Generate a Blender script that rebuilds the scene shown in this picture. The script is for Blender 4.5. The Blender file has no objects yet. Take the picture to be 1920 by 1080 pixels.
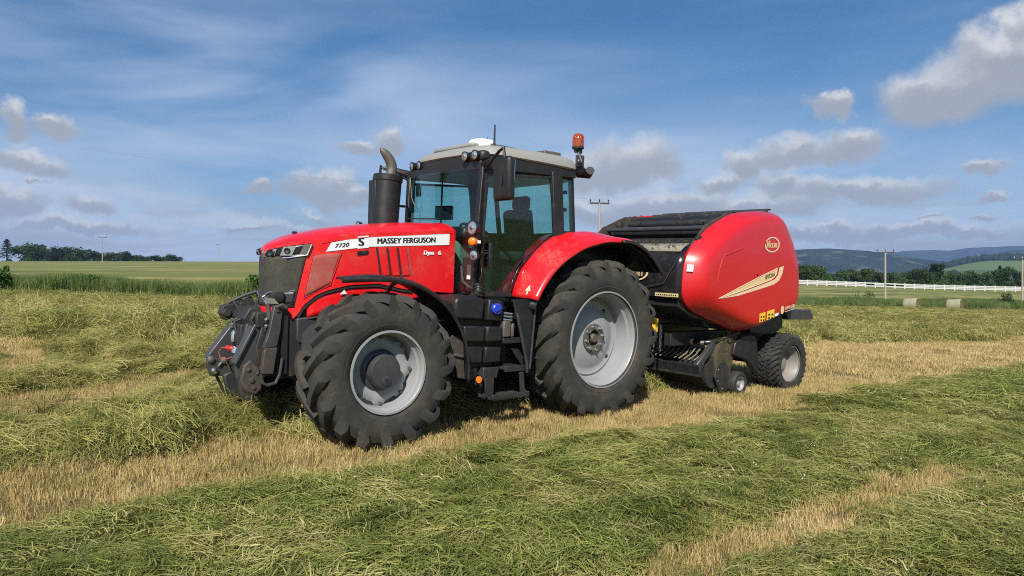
import bpy, bmesh, math, random
import numpy as np
from mathutils import Matrix, Vector
random.seed(7); rng = np.random.default_rng(11)
R = math.radians
scene = bpy.context.scene
COL = scene.collection

# ------------------------------------------------------------------ camera
cam_data = bpy.data.cameras.new('camera'); cam = bpy.data.objects.new('camera', cam_data); COL.objects.link(cam)
cam.location = (0, 0, 1.36); cam.rotation_euler = (R(90), 0, 0)
cam_data.sensor_width = 36; cam_data.lens = 36*1320/1920; cam_data.shift_y = 27/1920
cam_data.clip_start = .1; cam_data.clip_end = 30000
scene.camera = cam
scene.render.resolution_x = 1024; scene.render.resolution_y = 576
scene.view_settings.view_transform = 'Standard'; scene.view_settings.look = 'None'
scene.view_settings.exposure = 0.46; scene.view_settings.gamma = 1; scene.view_settings.use_curve_mapping = False
scene.cycles.max_bounces = 8; scene.cycles.transparent_max_bounces = 16
scene.cycles.volume_bounces = 0
scene.cycles.use_denoising = False; scene.cycles.filter_width = 1.05; scene.cycles.use_adaptive_sampling = False

# ------------------------------------------------------------------ sun + sky
SUN_EL, SUN_AZ = 39.0, 187.0          # compass-like: measured clockwise from +Y; behind the camera and a little to the left
sdir = Vector((math.sin(R(SUN_AZ))*math.cos(R(SUN_EL)), math.cos(R(SUN_AZ))*math.cos(R(SUN_EL)), math.sin(R(SUN_EL))))
sl = bpy.data.lights.new('sun', 'SUN'); sl.energy = 5.0; sl.angle = R(.53); sl.color = (1, .94, .84)
so = bpy.data.objects.new('sun', sl); COL.objects.link(so); so.rotation_euler = sdir.to_track_quat('Z', 'Y').to_euler()

class NT:
    """small helper for wiring nodes"""
    def __init__(s, tree): s.t = tree; tree.nodes.clear()
    def n(s, kind, **kw):
        nd = s.t.nodes.new(kind)
        for k, v in kw.items():
            if k.startswith('i_'):
                key = k[2:]; key = int(key) if key.isdigit() else key.replace('_', ' ')
                s.set(nd.inputs[key], v)
            else: setattr(nd, k, v)
        return nd
    def set(s, sock, v):
        if isinstance(v, bpy.types.NodeSocket): s.t.links.new(v, sock)
        else: sock.default_value = v
    def math(s, op, a, b=0.0, c=None, clamp=False):
        nd = s.t.nodes.new('ShaderNodeMath'); nd.operation = op; nd.use_clamp = clamp
        s.set(nd.inputs[0], a); s.set(nd.inputs[1], b)
        if c is not None: s.set(nd.inputs[2], c)
        return nd.outputs[0]
    def vmath(s, op, a, b=None, c=None):
        nd = s.t.nodes.new('ShaderNodeVectorMath'); nd.operation = op; s.set(nd.inputs[0], a)
        if b is not None: s.set(nd.inputs[1], b)
        if c is not None: s.set(nd.inputs[2], c)
        return nd.outputs[1] if op in ('LENGTH', 'DOT_PRODUCT') else nd.outputs[0]
    def mix(s, f, a, b, blend='MIX'):
        nd = s.t.nodes.new('ShaderNodeMix'); nd.data_type = 'RGBA'; nd.blend_type = blend
        s.set(nd.inputs[0], f); s.set(nd.inputs[6], a); s.set(nd.inputs[7], b); return nd.outputs[2]
    def noise(s, vec, scale, detail=4, rough=.55, out=0, dist=0.0):
        nd = s.t.nodes.new('ShaderNodeTexNoise'); s.set(nd.inputs['Vector'], vec)
        nd.inputs['Scale'].default_value = scale; nd.inputs['Detail'].default_value = detail
        nd.inputs['Roughness'].default_value = rough; nd.inputs['Distortion'].default_value = dist
        return nd.outputs[out]
    def ramp(s, f, stops):
        nd = s.t.nodes.new('ShaderNodeValToRGB'); s.set(nd.inputs[0], f); el = nd.color_ramp.elements
        while len(el) < len(stops): el.new(.5)
        for e, (p, c) in zip(el, stops):
            e.position = p; e.color = (c, c, c, 1) if isinstance(c, (int, float)) else (*c, 1)
        return nd.outputs[0]
    def smooth(s, v, lo, hi):
        nd = s.t.nodes.new('ShaderNodeMapRange'); nd.interpolation_type = 'SMOOTHSTEP'
        s.set(nd.inputs[0], v); nd.inputs[1].default_value = lo; nd.inputs[2].default_value = hi; return nd.outputs[0]

world = bpy.data.worlds.new('World'); scene.world = world; world.use_nodes = True
def build_world():
    w = NT(world.node_tree)
    sky = w.n('ShaderNodeTexSky', sky_type='NISHITA', sun_disc=False, sun_elevation=R(SUN_EL), sun_rotation=R(SUN_AZ),
              altitude=60, air_density=1.0, dust_density=.35, ozone_density=2.2)
    d = w.n('ShaderNodeTexCoord').outputs['Generated']
    sep = w.n('ShaderNodeSeparateXYZ', i_0=d)
    az = w.math('ARCTAN2', sep.outputs[0], sep.outputs[1]); el = w.math('ARCSINE', sep.outputs[2])
    p = w.n('ShaderNodeCombineXYZ', i_0=az, i_1=el, i_2=0.0).outputs[0]
    n1 = w.n('ShaderNodeTexNoise', i_Vector=d, i_Scale=9.0, i_Detail=9.0, i_Roughness=.62)
    off = w.vmath('MULTIPLY', w.vmath('SUBTRACT', n1.outputs[1], (.5, .5, .5)), (.16, .075, 0))
    n2 = w.n('ShaderNodeTexNoise', i_Vector=d, i_Scale=32.0, i_Detail=6.0, i_Roughness=.6)
    off2 = w.vmath('MULTIPLY', w.vmath('SUBTRACT', n2.outputs[1], (.5, .5, .5)), (.038, .022, 0))
    q = w.vmath('ADD', w.vmath('ADD', p, off), off2)
    clouds = [(1880,120,120,62),(1760,175,110,42),(1925,62,48,48),(1585,268,62,32),(1490,287,56,28),(1408,312,52,27),(1350,345,55,16),
      (1190,305,78,42),(1110,330,60,36),(1548,196,34,18),(1600,358,190,22),(1480,352,50,22),(1240,388,170,26),(1120,402,90,20),(1420,392,130,20),
      (1720,432,210,16),(1540,438,150,14),(1868,306,46,12),(1892,350,40,9),(1880,390,40,6),(1750,407,34,6),(1840,425,90,14),
      (16,222,34,42),(112,238,48,16),(50,306,92,21),(28,382,70,25),(190,386,60,17),(160,428,140,13),(490,362,34,17),(606,362,68,30),(672,378,40,16),
      (660,278,42,14),(735,274,30,24),(575,411,22,9),(465,440,58,6),(60,345,20,6)]
    m1 = m2 = None
    def unit(x, y):
        a = math.atan((x-960)/1320); return a, math.atan((567-y)/1320*math.cos(a))
    for cx, cy, rx, ry in clouds:
        a, e = unit(cx, cy); a1, _ = unit(cx+rx, cy); _, e1 = unit(cx, cy-ry)
        sx, sy = 1/abs(a1-a)/1.35, 1/abs(e1-e)/1.5
        l1 = w.vmath('LENGTH', w.vmath('MULTIPLY_ADD', q, (sx, sy, 0), (-a*sx, -e*sy, 0)))
        l2 = w.vmath('LENGTH', w.vmath('MULTIPLY_ADD', q, (sx, sy, 0), (-a*sx, -e*sy-.55, 0)))
        m1 = l1 if m1 is None else w.math('SMOOTH_MIN', m1, l1, .35)
        m2 = l2 if m2 is None else w.math('SMOOTH_MIN', m2, l2, .35)
    # the same kind of cumulus goes on round the rest of the sky
    lay = w.vmath('MULTIPLY', p, (1.0, 2.6, 0))
    g = w.noise(lay, 4.2, 8, .6)
    beyond = w.smooth(w.math('ABSOLUTE', az), .66, .85)
    gm = w.math('MULTIPLY', w.math('MULTIPLY', w.smooth(g, .54, .66), beyond), w.smooth(el, .8, .3))
    g2 = w.noise(w.vmath('MULTIPLY', p, (1.0, 6.5, 0)), 3.6, 7, .58)
    gl = w.math('MULTIPLY', w.math('MULTIPLY', w.smooth(g2, .43, .62), w.smooth(el, .19, .06)), .85)
    gm = w.math('MAXIMUM', gm, gl)
    dens = w.math('MAXIMUM', w.smooth(m1, 1.06, .46), gm)
    lit = w.math('ADD', w.math('MULTIPLY', w.smooth(w.math('SUBTRACT', m1, m2), -.5, .5), .70), w.math('MULTIPLY', n2.outputs[0], .45))
    ccol = w.ramp(lit, [(.0, (3.7, 3.85, 4.1)), (.40, (4.3, 4.4, 4.6)), (.70, (5.5, 5.55, 5.6)), (1, (8.2, 8.1, 7.9))])
    # thin cirrus veil: long streaks sloping gently down to the right
    rot = w.n('ShaderNodeMapping', i_Vector=p); rot.inputs['Rotation'].default_value = (0, 0, R(9)); rot.inputs['Scale'].default_value = (1.3, 6.0, 1)
    s1 = w.noise(rot.outputs[0], 1.1, 4, .5, dist=.9)
    rot2 = w.n('ShaderNodeMapping', i_Vector=p); rot2.inputs['Rotation'].default_value = (0, 0, R(16)); rot2.inputs['Scale'].default_value = (.8, 4.5, 1)
    s2 = w.noise(rot2.outputs[0], 1.9, 4, .5)
    band = w.math('MULTIPLY', w.smooth(w.math('ADD', el, w.math('MULTIPLY', az, .12)), .35, .20), .85)
    veil = w.math('MULTIPLY', w.smooth(s1, .28, .66), w.math('ADD', w.math('MULTIPLY', w.smooth(s2, .35, .7), .35), band), clamp=True)
    low = w.smooth(el, .16, .02)
    base = w.n('ShaderNodeHueSaturation', i_Saturation=1.36, i_Value=.92, i_Color=sky.outputs[0]).outputs[0]
    base = w.mix(w.math('MULTIPLY', low, .55), base, (4.4, 5.4, 6.8, 1))
    base = w.mix(w.math('MULTIPLY', veil, .85), base, (6.0, 6.9, 8.5, 1))
    fin = w.mix(w.math('MULTIPLY', dens, .93), base, ccol)
    bg = w.n('ShaderNodeBackground', i_Color=fin, i_Strength=.074)
    w.t.links.new(bg.outputs[0], w.n('ShaderNodeOutputWorld').inputs[0])
build_world()

# ------------------------------------------------------------------ bookkeeping helpers
def tag(o, label=None, cat=None, group=None, kind=None):
    if label: o['label'] = label
    if cat: o['category'] = cat
    if group: o['group'] = group
    if kind: o['kind'] = kind
    return o
def link(o, parent=None):
    COL.objects.link(o)
    if parent is not None: o.parent = parent
    return o
def empty(name, loc=(0, 0, 0), rz=0):
    o = bpy.data.objects.new(name, None); link(o); o.location = loc; o.rotation_euler = (0, 0, rz); o.empty_display_size = .3
    return o
def copy_tree(o, parent=None):
    c = o.copy(); COL.objects.link(c)
    if parent is not None: c.parent = parent
    for ch in list(o.children): copy_tree(ch, c)
    return c

# ------------------------------------------------------------------ materials
def mat(name, color, rough=.5, metal=0.0, coat=0.0, dirt=0.0, dirt_col=(.16, .12, .075), dirt_scale=6.0, bump=0.0, bump_scale=60.0, vary=.06, spec=.5, dirt_lo=.45):
    m = bpy.data.materials.new(name); m.use_nodes = True; w = NT(m.node_tree)
    co = w.n('ShaderNodeTexCoord').outputs['Object']
    nz = w.noise(co, 9.0, 5, .6)
    c = w.mix(nz, tuple(min(1, x*(1-vary)) for x in color)+(1,), tuple(min(1, x*(1+vary)) for x in color)+(1,))
    rsock = rough
    if dirt > 0:
        a = w.noise(co, dirt_scale, 9, .68); f = w.math('MULTIPLY', w.smooth(a, dirt_lo, dirt_lo+.25), dirt)
        fine = w.noise(co, dirt_scale*14, 3, .6); f = w.math('MULTIPLY', f, w.smooth(fine, .3, .62))
        c = w.mix(f, c, (*dirt_col, 1)); rsock = w.math('ADD', w.math('MULTIPLY', f, .9-rough), rough)
    b = w.n('ShaderNodeBsdfPrincipled', i_Base_Color=c, i_Roughness=rsock, i_Metallic=metal)
    b.inputs['Coat Weight'].default_value = coat; b.inputs['Coat Roughness'].default_value = .06
    b.inputs['Specular IOR Level'].default_value = spec
    if bump > 0:
        bp = w.n('ShaderNodeBump', i_Strength=bump, i_Height=w.noise(co, bump_scale, 4, .6)); bp.inputs['Distance'].default_value = .01
        w.t.links.new(bp.outputs[0], b.inputs['Normal'])
    w.t.links.new(b.outputs[0], w.n('ShaderNodeOutputMaterial').inputs[0])
    return m
def glass_mat(name, tint, gloss=.9):
    m = bpy.data.materials.new(name); m.use_nodes = True; w = NT(m.node_tree)
    tr = w.n('ShaderNodeBsdfTransparent', i_Color=(*tint, 1)); gl = w.n('ShaderNodeBsdfGlossy', i_Roughness=.015, i_Color=(gloss, gloss, gloss, 1))
    fc = w.n('ShaderNodeLayerWeight', i_Blend=.5).outputs['Facing']
    mx = w.n('ShaderNodeMixShader', i_0=w.math('ADD', w.math('MULTIPLY', w.math('POWER', fc, 4.0), .8), .05)); w.t.links.new(tr.outputs[0], mx.inputs[1]); w.t.links.new(gl.outputs[0], mx.inputs[2])
    w.t.links.new(mx.outputs[0], w.n('ShaderNodeOutputMaterial').inputs[0]); return m
M = {}
M['red'] = mat('red_paint', (.66, .006, .012), .34, coat=.55, dirt=.46, dirt_col=(.38, .14, .10), dirt_scale=2.6, vary=.05, dirt_lo=.47)
M['baler_red'] = mat('baler_red_paint', (.50, .008, .013), .36, coat=.5, dirt=.28, dirt_col=(.30, .07, .05), dirt_scale=2.5, vary=.07, dirt_lo=.5)
M['red_mesh'] = mat('dusty_red_mesh', (.30, .055, .045), .8, dirt=.6, dirt_col=(.28, .16, .11), dirt_scale=9)
M['black'] = mat('black_plastic', (.012, .012, .014), .42, dirt=.30, dirt_scale=7, dirt_col=(.06, .052, .038), bump=.06, bump_scale=220)
M['black_gloss'] = mat('black_gloss', (.012, .012, .014), .22, dirt=.18, dirt_scale=8)
M['dark'] = mat('dark_metal', (.020, .020, .021), .55, dirt=.6, dirt_scale=8, dirt_col=(.07, .056, .04))
M['grey_metal'] = mat('charcoal_metal', (.042, .045, .052), .42, metal=.1, dirt=.5, dirt_scale=7, dirt_col=(.09, .075, .055))
M['rust'] = mat('rusty_metal', (.045, .040, .036), .65, dirt=.85, dirt_scale=14, dirt_col=(.13, .075, .042), dirt_lo=.45)
M['tyre'] = mat('tyre_rubber', (.026, .025, .023), .8, dirt=.75, dirt_scale=4.2, dirt_col=(.075, .061, .044), bump=.25, bump_scale=70, dirt_lo=.42)
M['tyre_dark'] = mat('black_rubber', (.020, .020, .020), .72, dirt=.45, dirt_scale=5, dirt_col=(.10, .085, .06), bump=.2, bump_scale=60)
M['rim'] = mat('silver_rim_paint', (.25, .262, .275), .38, coat=.2, dirt=.45, dirt_scale=4, dirt_col=(.33, .30, .25), vary=.03)
M['baler_rim'] = mat('dusty_rim_paint', (.20, .19, .18), .5, dirt=.6, dirt_scale=5, dirt_col=(.24, .18, .13))
M['chrome'] = mat('bright_metal', (.75, .75, .74), .22, metal=1.0, vary=.03)
M['roof'] = mat('pale_grey_roof', (.25, .25, .235), .5, dirt=.35, dirt_scale=5, dirt_col=(.28, .26, .21), vary=.04)
M['grille'] = mat('dusty_grille_mesh', (.030, .029, .025), .8, dirt=.7, dirt_scale=3, dirt_col=(.075, .068, .048), bump=.5, bump_scale=420, dirt_lo=.35)
M['white'] = mat('white_print', (.74, .75, .76), .45, dirt=.15, dirt_scale=6, dirt_col=(.5, .46, .4), vary=.02)
M['ink'] = mat('black_print', (.02, .02, .022), .45, vary=.02)
M['orange'] = mat('orange_lens', (.90, .20, .01), .2, coat=.6)
M['amber'] = mat('amber_lens', (.26, .042, .005), .12, coat=.8)
M['amber_rib'] = mat('amber_rib', (.34, .06, .006), .2)
M['blue'] = mat('blue_cap', (.015, .05, .42), .35, coat=.3)
M['yellow'] = mat('yellow_print', (.80, .48, .03), .5, vary=.04)
M['gold'] = mat('gold_print', (.62, .47, .24), .42, vary=.04)
M['gold_edge'] = mat('pale_gold_print', (.72, .50, .33), .45, vary=.04)
M['seat'] = mat('seat_fabric', (.03, .03, .034), .85)
M['olive'] = mat('grey_green_trim_and_reflection', (.16, .19, .14), .6)  # cab trim colour; on the column cover it stands in for a windscreen reflection
M['screen'] = mat('dark_screen', (.015, .02, .035), .15)
M['cream'] = mat('cream_print', (.55, .50, .40), .5)
M['exhaust'] = mat('weathered_steel', (.14, .13, .12), .55, metal=.5, dirt=.4, dirt_scale=14, dirt_col=(.10, .07, .05))
M['hay_dirt'] = mat('chaff', (.055, .045, .026), .9, dirt=.5, dirt_col=(.13, .105, .05), dirt_scale=12, bump=.8, bump_scale=90, vary=.35)
M['hay_deck'] = mat('dusty_deck', (.20, .19, .15), .8, dirt=.7, dirt_col=(.22, .19, .09), dirt_scale=5)
M['flower'] = mat('clover_white', (.42, .43, .34), .8)
M['lens'] = mat('lamp_reflector', (.55, .57, .60), .22, metal=.8, vary=.4)
M['glass'] = glass_mat('cab_glass', (.50, .76, .735), .9); M['pane'] = glass_mat('cab_pane_glass', (.71, .87, .855), .9)
M['red_plastic'] = mat('red_coupling', (.36, .02, .014), .45)
M['white_wood'] = mat('white_fence_paint', (.48, .48, .47), .6, vary=.06, dirt=.3, dirt_col=(.4, .4, .34), dirt_scale=2)
M['pole'] = mat('pole_wood', (.30, .27, .22), .8, vary=.15)
M['wire'] = mat('wire', (.26, .28, .30), .6)
M['bale'] = mat('bale_net_wrap', (.27, .26, .17), .85, dirt=.6, dirt_scale=3, dirt_col=(.16, .15, .08), bump=.8, bump_scale=25, vary=.25)
M['bale_end'] = mat('shaded_bale_end_straw', (.12, .095, .05), .95, dirt=.6, dirt_scale=6, dirt_col=(.12, .09, .05), bump=1, bump_scale=20, vary=.3)  # straw darker than the wrap, with the end's shade put into the colour

# ------------------------------------------------------------------ mesh helper
class MB:
    def __init__(s): s.v = []; s.f = []
    def add(s, vs, fs):
        b = len(s.v); s.v += [tuple(map(float, p)) for p in vs]; s.f += [tuple(b+i for i in f) for f in fs]; return s
    def box(s, c, d, rot=None):
        h = [x/2 for x in d]; P = [Vector((sx*h[0], sy*h[1], sz*h[2])) for sx in (-1, 1) for sy in (-1, 1) for sz in (-1, 1)]
        if rot is not None: P = [rot @ p for p in P]
        P = [p+Vector(c) for p in P]
        return s.add(P, [(0, 1, 3, 2), (4, 6, 7, 5), (0, 4, 5, 1), (2, 3, 7, 6), (0, 2, 6, 4), (1, 5, 7, 3)])
    def span(s, a, b):
        return s.box([(a[i]+b[i])/2 for i in range(3)], [abs(b[i]-a[i]) for i in range(3)])
    def prism(s, poly, axis, lo, hi):
        n = len(poly)
        def mk(p, t): return (p[0], t, p[1]) if axis == 'y' else ((t, p[0], p[1]) if axis == 'x' else (p[0], p[1], t))
        A = sum(poly[i][0]*poly[(i+1) % n][1]-poly[(i+1) % n][0]*poly[i][1] for i in range(n))
        V = [mk(p, lo) for p in poly]+[mk(p, hi) for p in poly]
        F = [tuple(range(n)), tuple(range(2*n-1, n-1, -1))]+[(i, n+i, n+(i+1) % n, (i+1) % n) for i in range(n)]
        flip = (A > 0) != (axis == 'y')
        if flip: F = [tuple(reversed(f)) for f in F]
        return s.add(V, F)
    def tube(s, pts, r, n=10, cap=True):
        pts = [Vector(p) for p in pts]; k = len(pts); rr = r if isinstance(r, (list, tuple)) else [r]*k
        V = []; up = None
        for i, p in enumerate(pts):
            t = (pts[min(i+1, k-1)]-pts[max(i-1, 0)]).normalized()
            if up is None:
                up = t.orthogonal().normalized()
            up = (up-t*up.dot(t)).normalized(); sd = t.cross(up)
            for j in range(n):
                a = 2*math.pi*j/n; V.append(p+(up*math.cos(a)+sd*math.sin(a))*rr[i])
        F = [(i*n+j, i*n+(j+1) % n, (i+1)*n+(j+1) % n, (i+1)*n+j) for i in range(k-1) for j in range(n)]
        if cap: F += [tuple(reversed(range(n))), tuple(range((k-1)*n, k*n))]
        return s.add(V, F)
    def lathe(s, prof, o=(0, 0, 0), axis=(0, 1, 0), n=32, close=False):
        ax = Vector(axis).normalized(); e1 = ax.orthogonal().normalized()
        if abs(ax.y) > .9: e1 = Vector((0, 0, 1))
        e1 = (e1-ax*e1.dot(ax)).normalized(); e2 = ax.cross(e1); o = Vector(o); V = []
        for r, h in prof:
            for j in range(n):
                a = 2*math.pi*j/n; V.append(o+ax*h+(e1*math.cos(a)+e2*math.sin(a))*max(r, 1e-4))
        k = len(prof)
        F = [(i*n+j, i*n+(j+1) % n, (i+1)*n+(j+1) % n, (i+1)*n+j) for i in range(k-1) for j in range(n)]
        if close: F += [(j, (k-1)*n+j, (k-1)*n+(j+1) % n, (j+1) % n) for j in range(n)]
        return s.add(V, F)
    def cyl(s, a, b, r, n=16): return s.tube([a, b], r, n)
    def ball(s, c, r, n=12, sc=(1, 1, 1)):
        V = []; k = n//2+1
        for i in range(k):
            t = math.pi*i/(k-1)
            for j in range(n):
                a = 2*math.pi*j/n
                V.append((c[0]+r*sc[0]*max(math.sin(t), 1e-3)*math.cos(a), c[1]+r*sc[1]*max(math.sin(t), 1e-3)*math.sin(a), c[2]+r*sc[2]*math.cos(t)))
        return s.add(V, [(i*n+j, (i+1)*n+j, (i+1)*n+(j+1) % n, i*n+(j+1) % n) for i in range(k-1) for j in range(n)])
    def grid(s, P, flip=False):
        nu, nv = len(P), len(P[0]); V = [p for row in P for p in row]
        F = [(i*nv+j, (i+1)*nv+j, (i+1)*nv+j+1, i*nv+j+1) for i in range(nu-1) for j in range(nv-1)]
        return s.add(V, [tuple(reversed(f)) for f in F] if flip else F)
    def build(s, name, m, parent=None, angle=35, bevel=0.0, off=None, solid=0.0, fix=False, mats=None):
        me = bpy.data.meshes.new(name)
        V = s.v if off is None else [(x+off[0], y+off[1], z+off[2]) for x, y, z in s.v]
        me.from_pydata(V, [], s.f); me.materials.append(m)
        if fix:
            bm = bmesh.new(); bm.from_mesh(me); bmesh.ops.recalc_face_normals(bm, faces=bm.faces); bm.to_mesh(me); bm.free()
        me.shade_smooth(); me.set_sharp_from_angle(angle=R(angle))
        o = bpy.data.objects.new(name, me); link(o, parent)
        if solid:
            sm = o.modifiers.new('thickness', 'SOLIDIFY'); sm.thickness = solid; sm.offset = -1
        if bevel:
            b = o.modifiers.new('edge', 'BEVEL'); b.width = bevel; b.segments = 2; b.limit_method = 'ANGLE'; b.angle_limit = R(40)
        return o
def lerp(x, xs, ys): return float(np.interp(x, xs, ys))
def sm(x, a, b):
    t = np.clip((x-a)/(b-a), 0, 1); return t*t*(3-2*t)

# ------------------------------------------------------------------ terrain shape
HA = R(39.5); PHI = R(3.5)
OX, OY = .40, 9.20                                    # tractor's rear axle on the ground
def uv_of(X, Y):
    dx = X-OX; dy = Y-OY
    return dx*math.cos(HA)+dy*math.sin(HA), dx*math.sin(HA)-dy*math.cos(HA)     # u: along the rows (away), v: across the rows (towards the camera)
def hash2(ix, iy, seed):
    h = (ix.astype(np.int64)*374761393+iy.astype(np.int64)*668265263+seed*974711) & 0xffffffff
    h = ((h ^ (h >> 13))*1274126177) & 0xffffffff
    return ((h ^ (h >> 16)) & 0xffff)/65535.0
def vnoise(x, y, seed=0):
    ix = np.floor(x); iy = np.floor(y); fx = x-ix; fy = y-iy
    fx = fx*fx*(3-2*fx); fy = fy*fy*(3-2*fy)
    a = hash2(ix, iy, seed); b = hash2(ix+1, iy, seed); c = hash2(ix, iy+1, seed); d = hash2(ix+1, iy+1, seed)
    return a+(b-a)*fx+(c-a)*fy+(a-b-c+d)*fx*fy
def fbm(x, y, seed=0, o=4):
    s = 0; a = .5; t = 0
    for i in range(o):
        s = s+a*vnoise(x*2**i+17.3*i, y*2**i-9.1*i, seed+i); t += a; a *= .5
    return s/t
def verge_y(X): return np.interp(X, [-200, -60, -30, -14, 0, 20, 35, 60, 120, 300], [30, 34, 37.5, 40, 47, 62, 74, 82, 96, 140])
def z_near(X, Y):
    u, v = uv_of(X, Y); x = 1.08-v
    z = np.where(x > 0, 2.13*(1-np.exp(-np.maximum(x, 0)/35)), -.5*(1-np.exp(-np.maximum(-x, 0)/8.2)))
    return z-.0075*np.maximum(0, np.minimum(u, 72)-5)
def z_base(X, Y):
    X = np.asarray(X, float); Y = np.asarray(Y, float)
    vy = verge_y(X); zn = z_near(X, np.minimum(Y, vy))
    b = X/np.maximum(Y, 1); w = sm(b, -.25, .38); d = np.maximum(Y-vy, 0)
    left = np.interp(d, [0, 365, 700, 3000, 7000], [0, 22.0, 24, 10, 0])
    right = np.interp(d, [0, 115, 190, 420, 800, 1150, 1500, 1900, 7000], [0, 6.6, 7.0, 2.5, 18, 48, 72, 92, 92])*np.where(d > 500, .72+.62*sm(b, .50, .70), 1)
    bump = (fbm(X/260, Y/260, 5, 3)-.5)*sm(d, 250, 1200)*26*w
    return zn+left*(1-w)+right*w+bump+.32*sm(-X, 10, 28)*sm(Y, 18, 37)
def hay_masks(u, v, X, Y):
    n = fbm(u*.8, v*.8, 3)-.5+.55*(fbm(u*4.5, v*4.5, 83, 2)-.5); n2 = fbm(u*.35, v*1.1, 21)-.5; n3 = fbm(u*1.6, v*1.6, 33)-.5
    near = sm(v, 1.66+.52*sm(u, -2, 1)+.45*n, 1.92+.52*sm(u, -2, 1)+.45*n)*(1-sm(v, 4.0+.5*n2, 4.35+.5*n2))
    strip_cover = sm(n2+.42*sm(u, -.6, 2.2)+.5*n3, .10, .34)
    near = np.maximum(near, sm(v, 4.0, 4.2)*(1-sm(v, 4.55, 4.75))*strip_cover)
    near = np.maximum(near, sm(v, 4.5+.5*n, 4.8+.5*n))*(v > 0)
    lo = np.interp(u, [-9, -5.7, -5, -4, -3, -2, 2.2], [-.9, -1.1, -1.5, -2.3, -3.0, -2.0, -1.5])
    mid = sm(v, lo-.15+.6*n, lo+.25+.6*n)*(1-sm(v, .0+.7*n, .35+.7*n))*(1-sm(u, 1.9, 2.5))
    hi = np.interp(u, [-9, -5.5, -4.4, -3.4, -2, 3, 8, 13, 18, 23, 60], [-3.0, -3.3, -3.7, -4.5, -4.8, -4.8, -4.2, -3.2, -2.0, -1.1, -1.0])
    cov = .50+1.3*(fbm(u*.20, v*.42, 8)-.5)+1.0*n-.34*np.exp(-((((v+7.2)/3.9) % 1-.5)/.17)**2)*(Y < 45)
    far = (1-sm(v, hi-.4+.7*n, hi+.1+.7*n))*np.where(u < 6, sm(cov, .24, .44), sm(cov, .14, .34))
    edge = verge_y(X)-Y
    far = far*sm(edge, 2.0, 3.6+6*sm(X, 10, 35))*(Y > 2)
    return near, mid, far
def z_ground(X, Y, full=False):
    X = np.asarray(X, float); Y = np.asarray(Y, float)
    u, v = uv_of(X, Y); near, mid, far = hay_masks(u, v, X, Y)
    z = z_base(X, Y)
    lump = .35+1.3*fbm(u*1.1, v*1.3, 12, 3); lump2 = fbm(u*.75, v*.9, 40, 3)
    z = z+near*.05*lump+mid*.13*lump+far*(.03+.75*np.maximum(lump2-.44, 0)*1.3+.16*np.maximum(fbm(u*2.3, v*2.6, 71, 2)-.5, 0))*(1-.9*sm(Y, 13, 30))
    z = z+(fbm(u*2.5, v*2.5, 51, 3)-.5)*.035*(Y < 60)
    return (z, near, mid, far) if full else z

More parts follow.
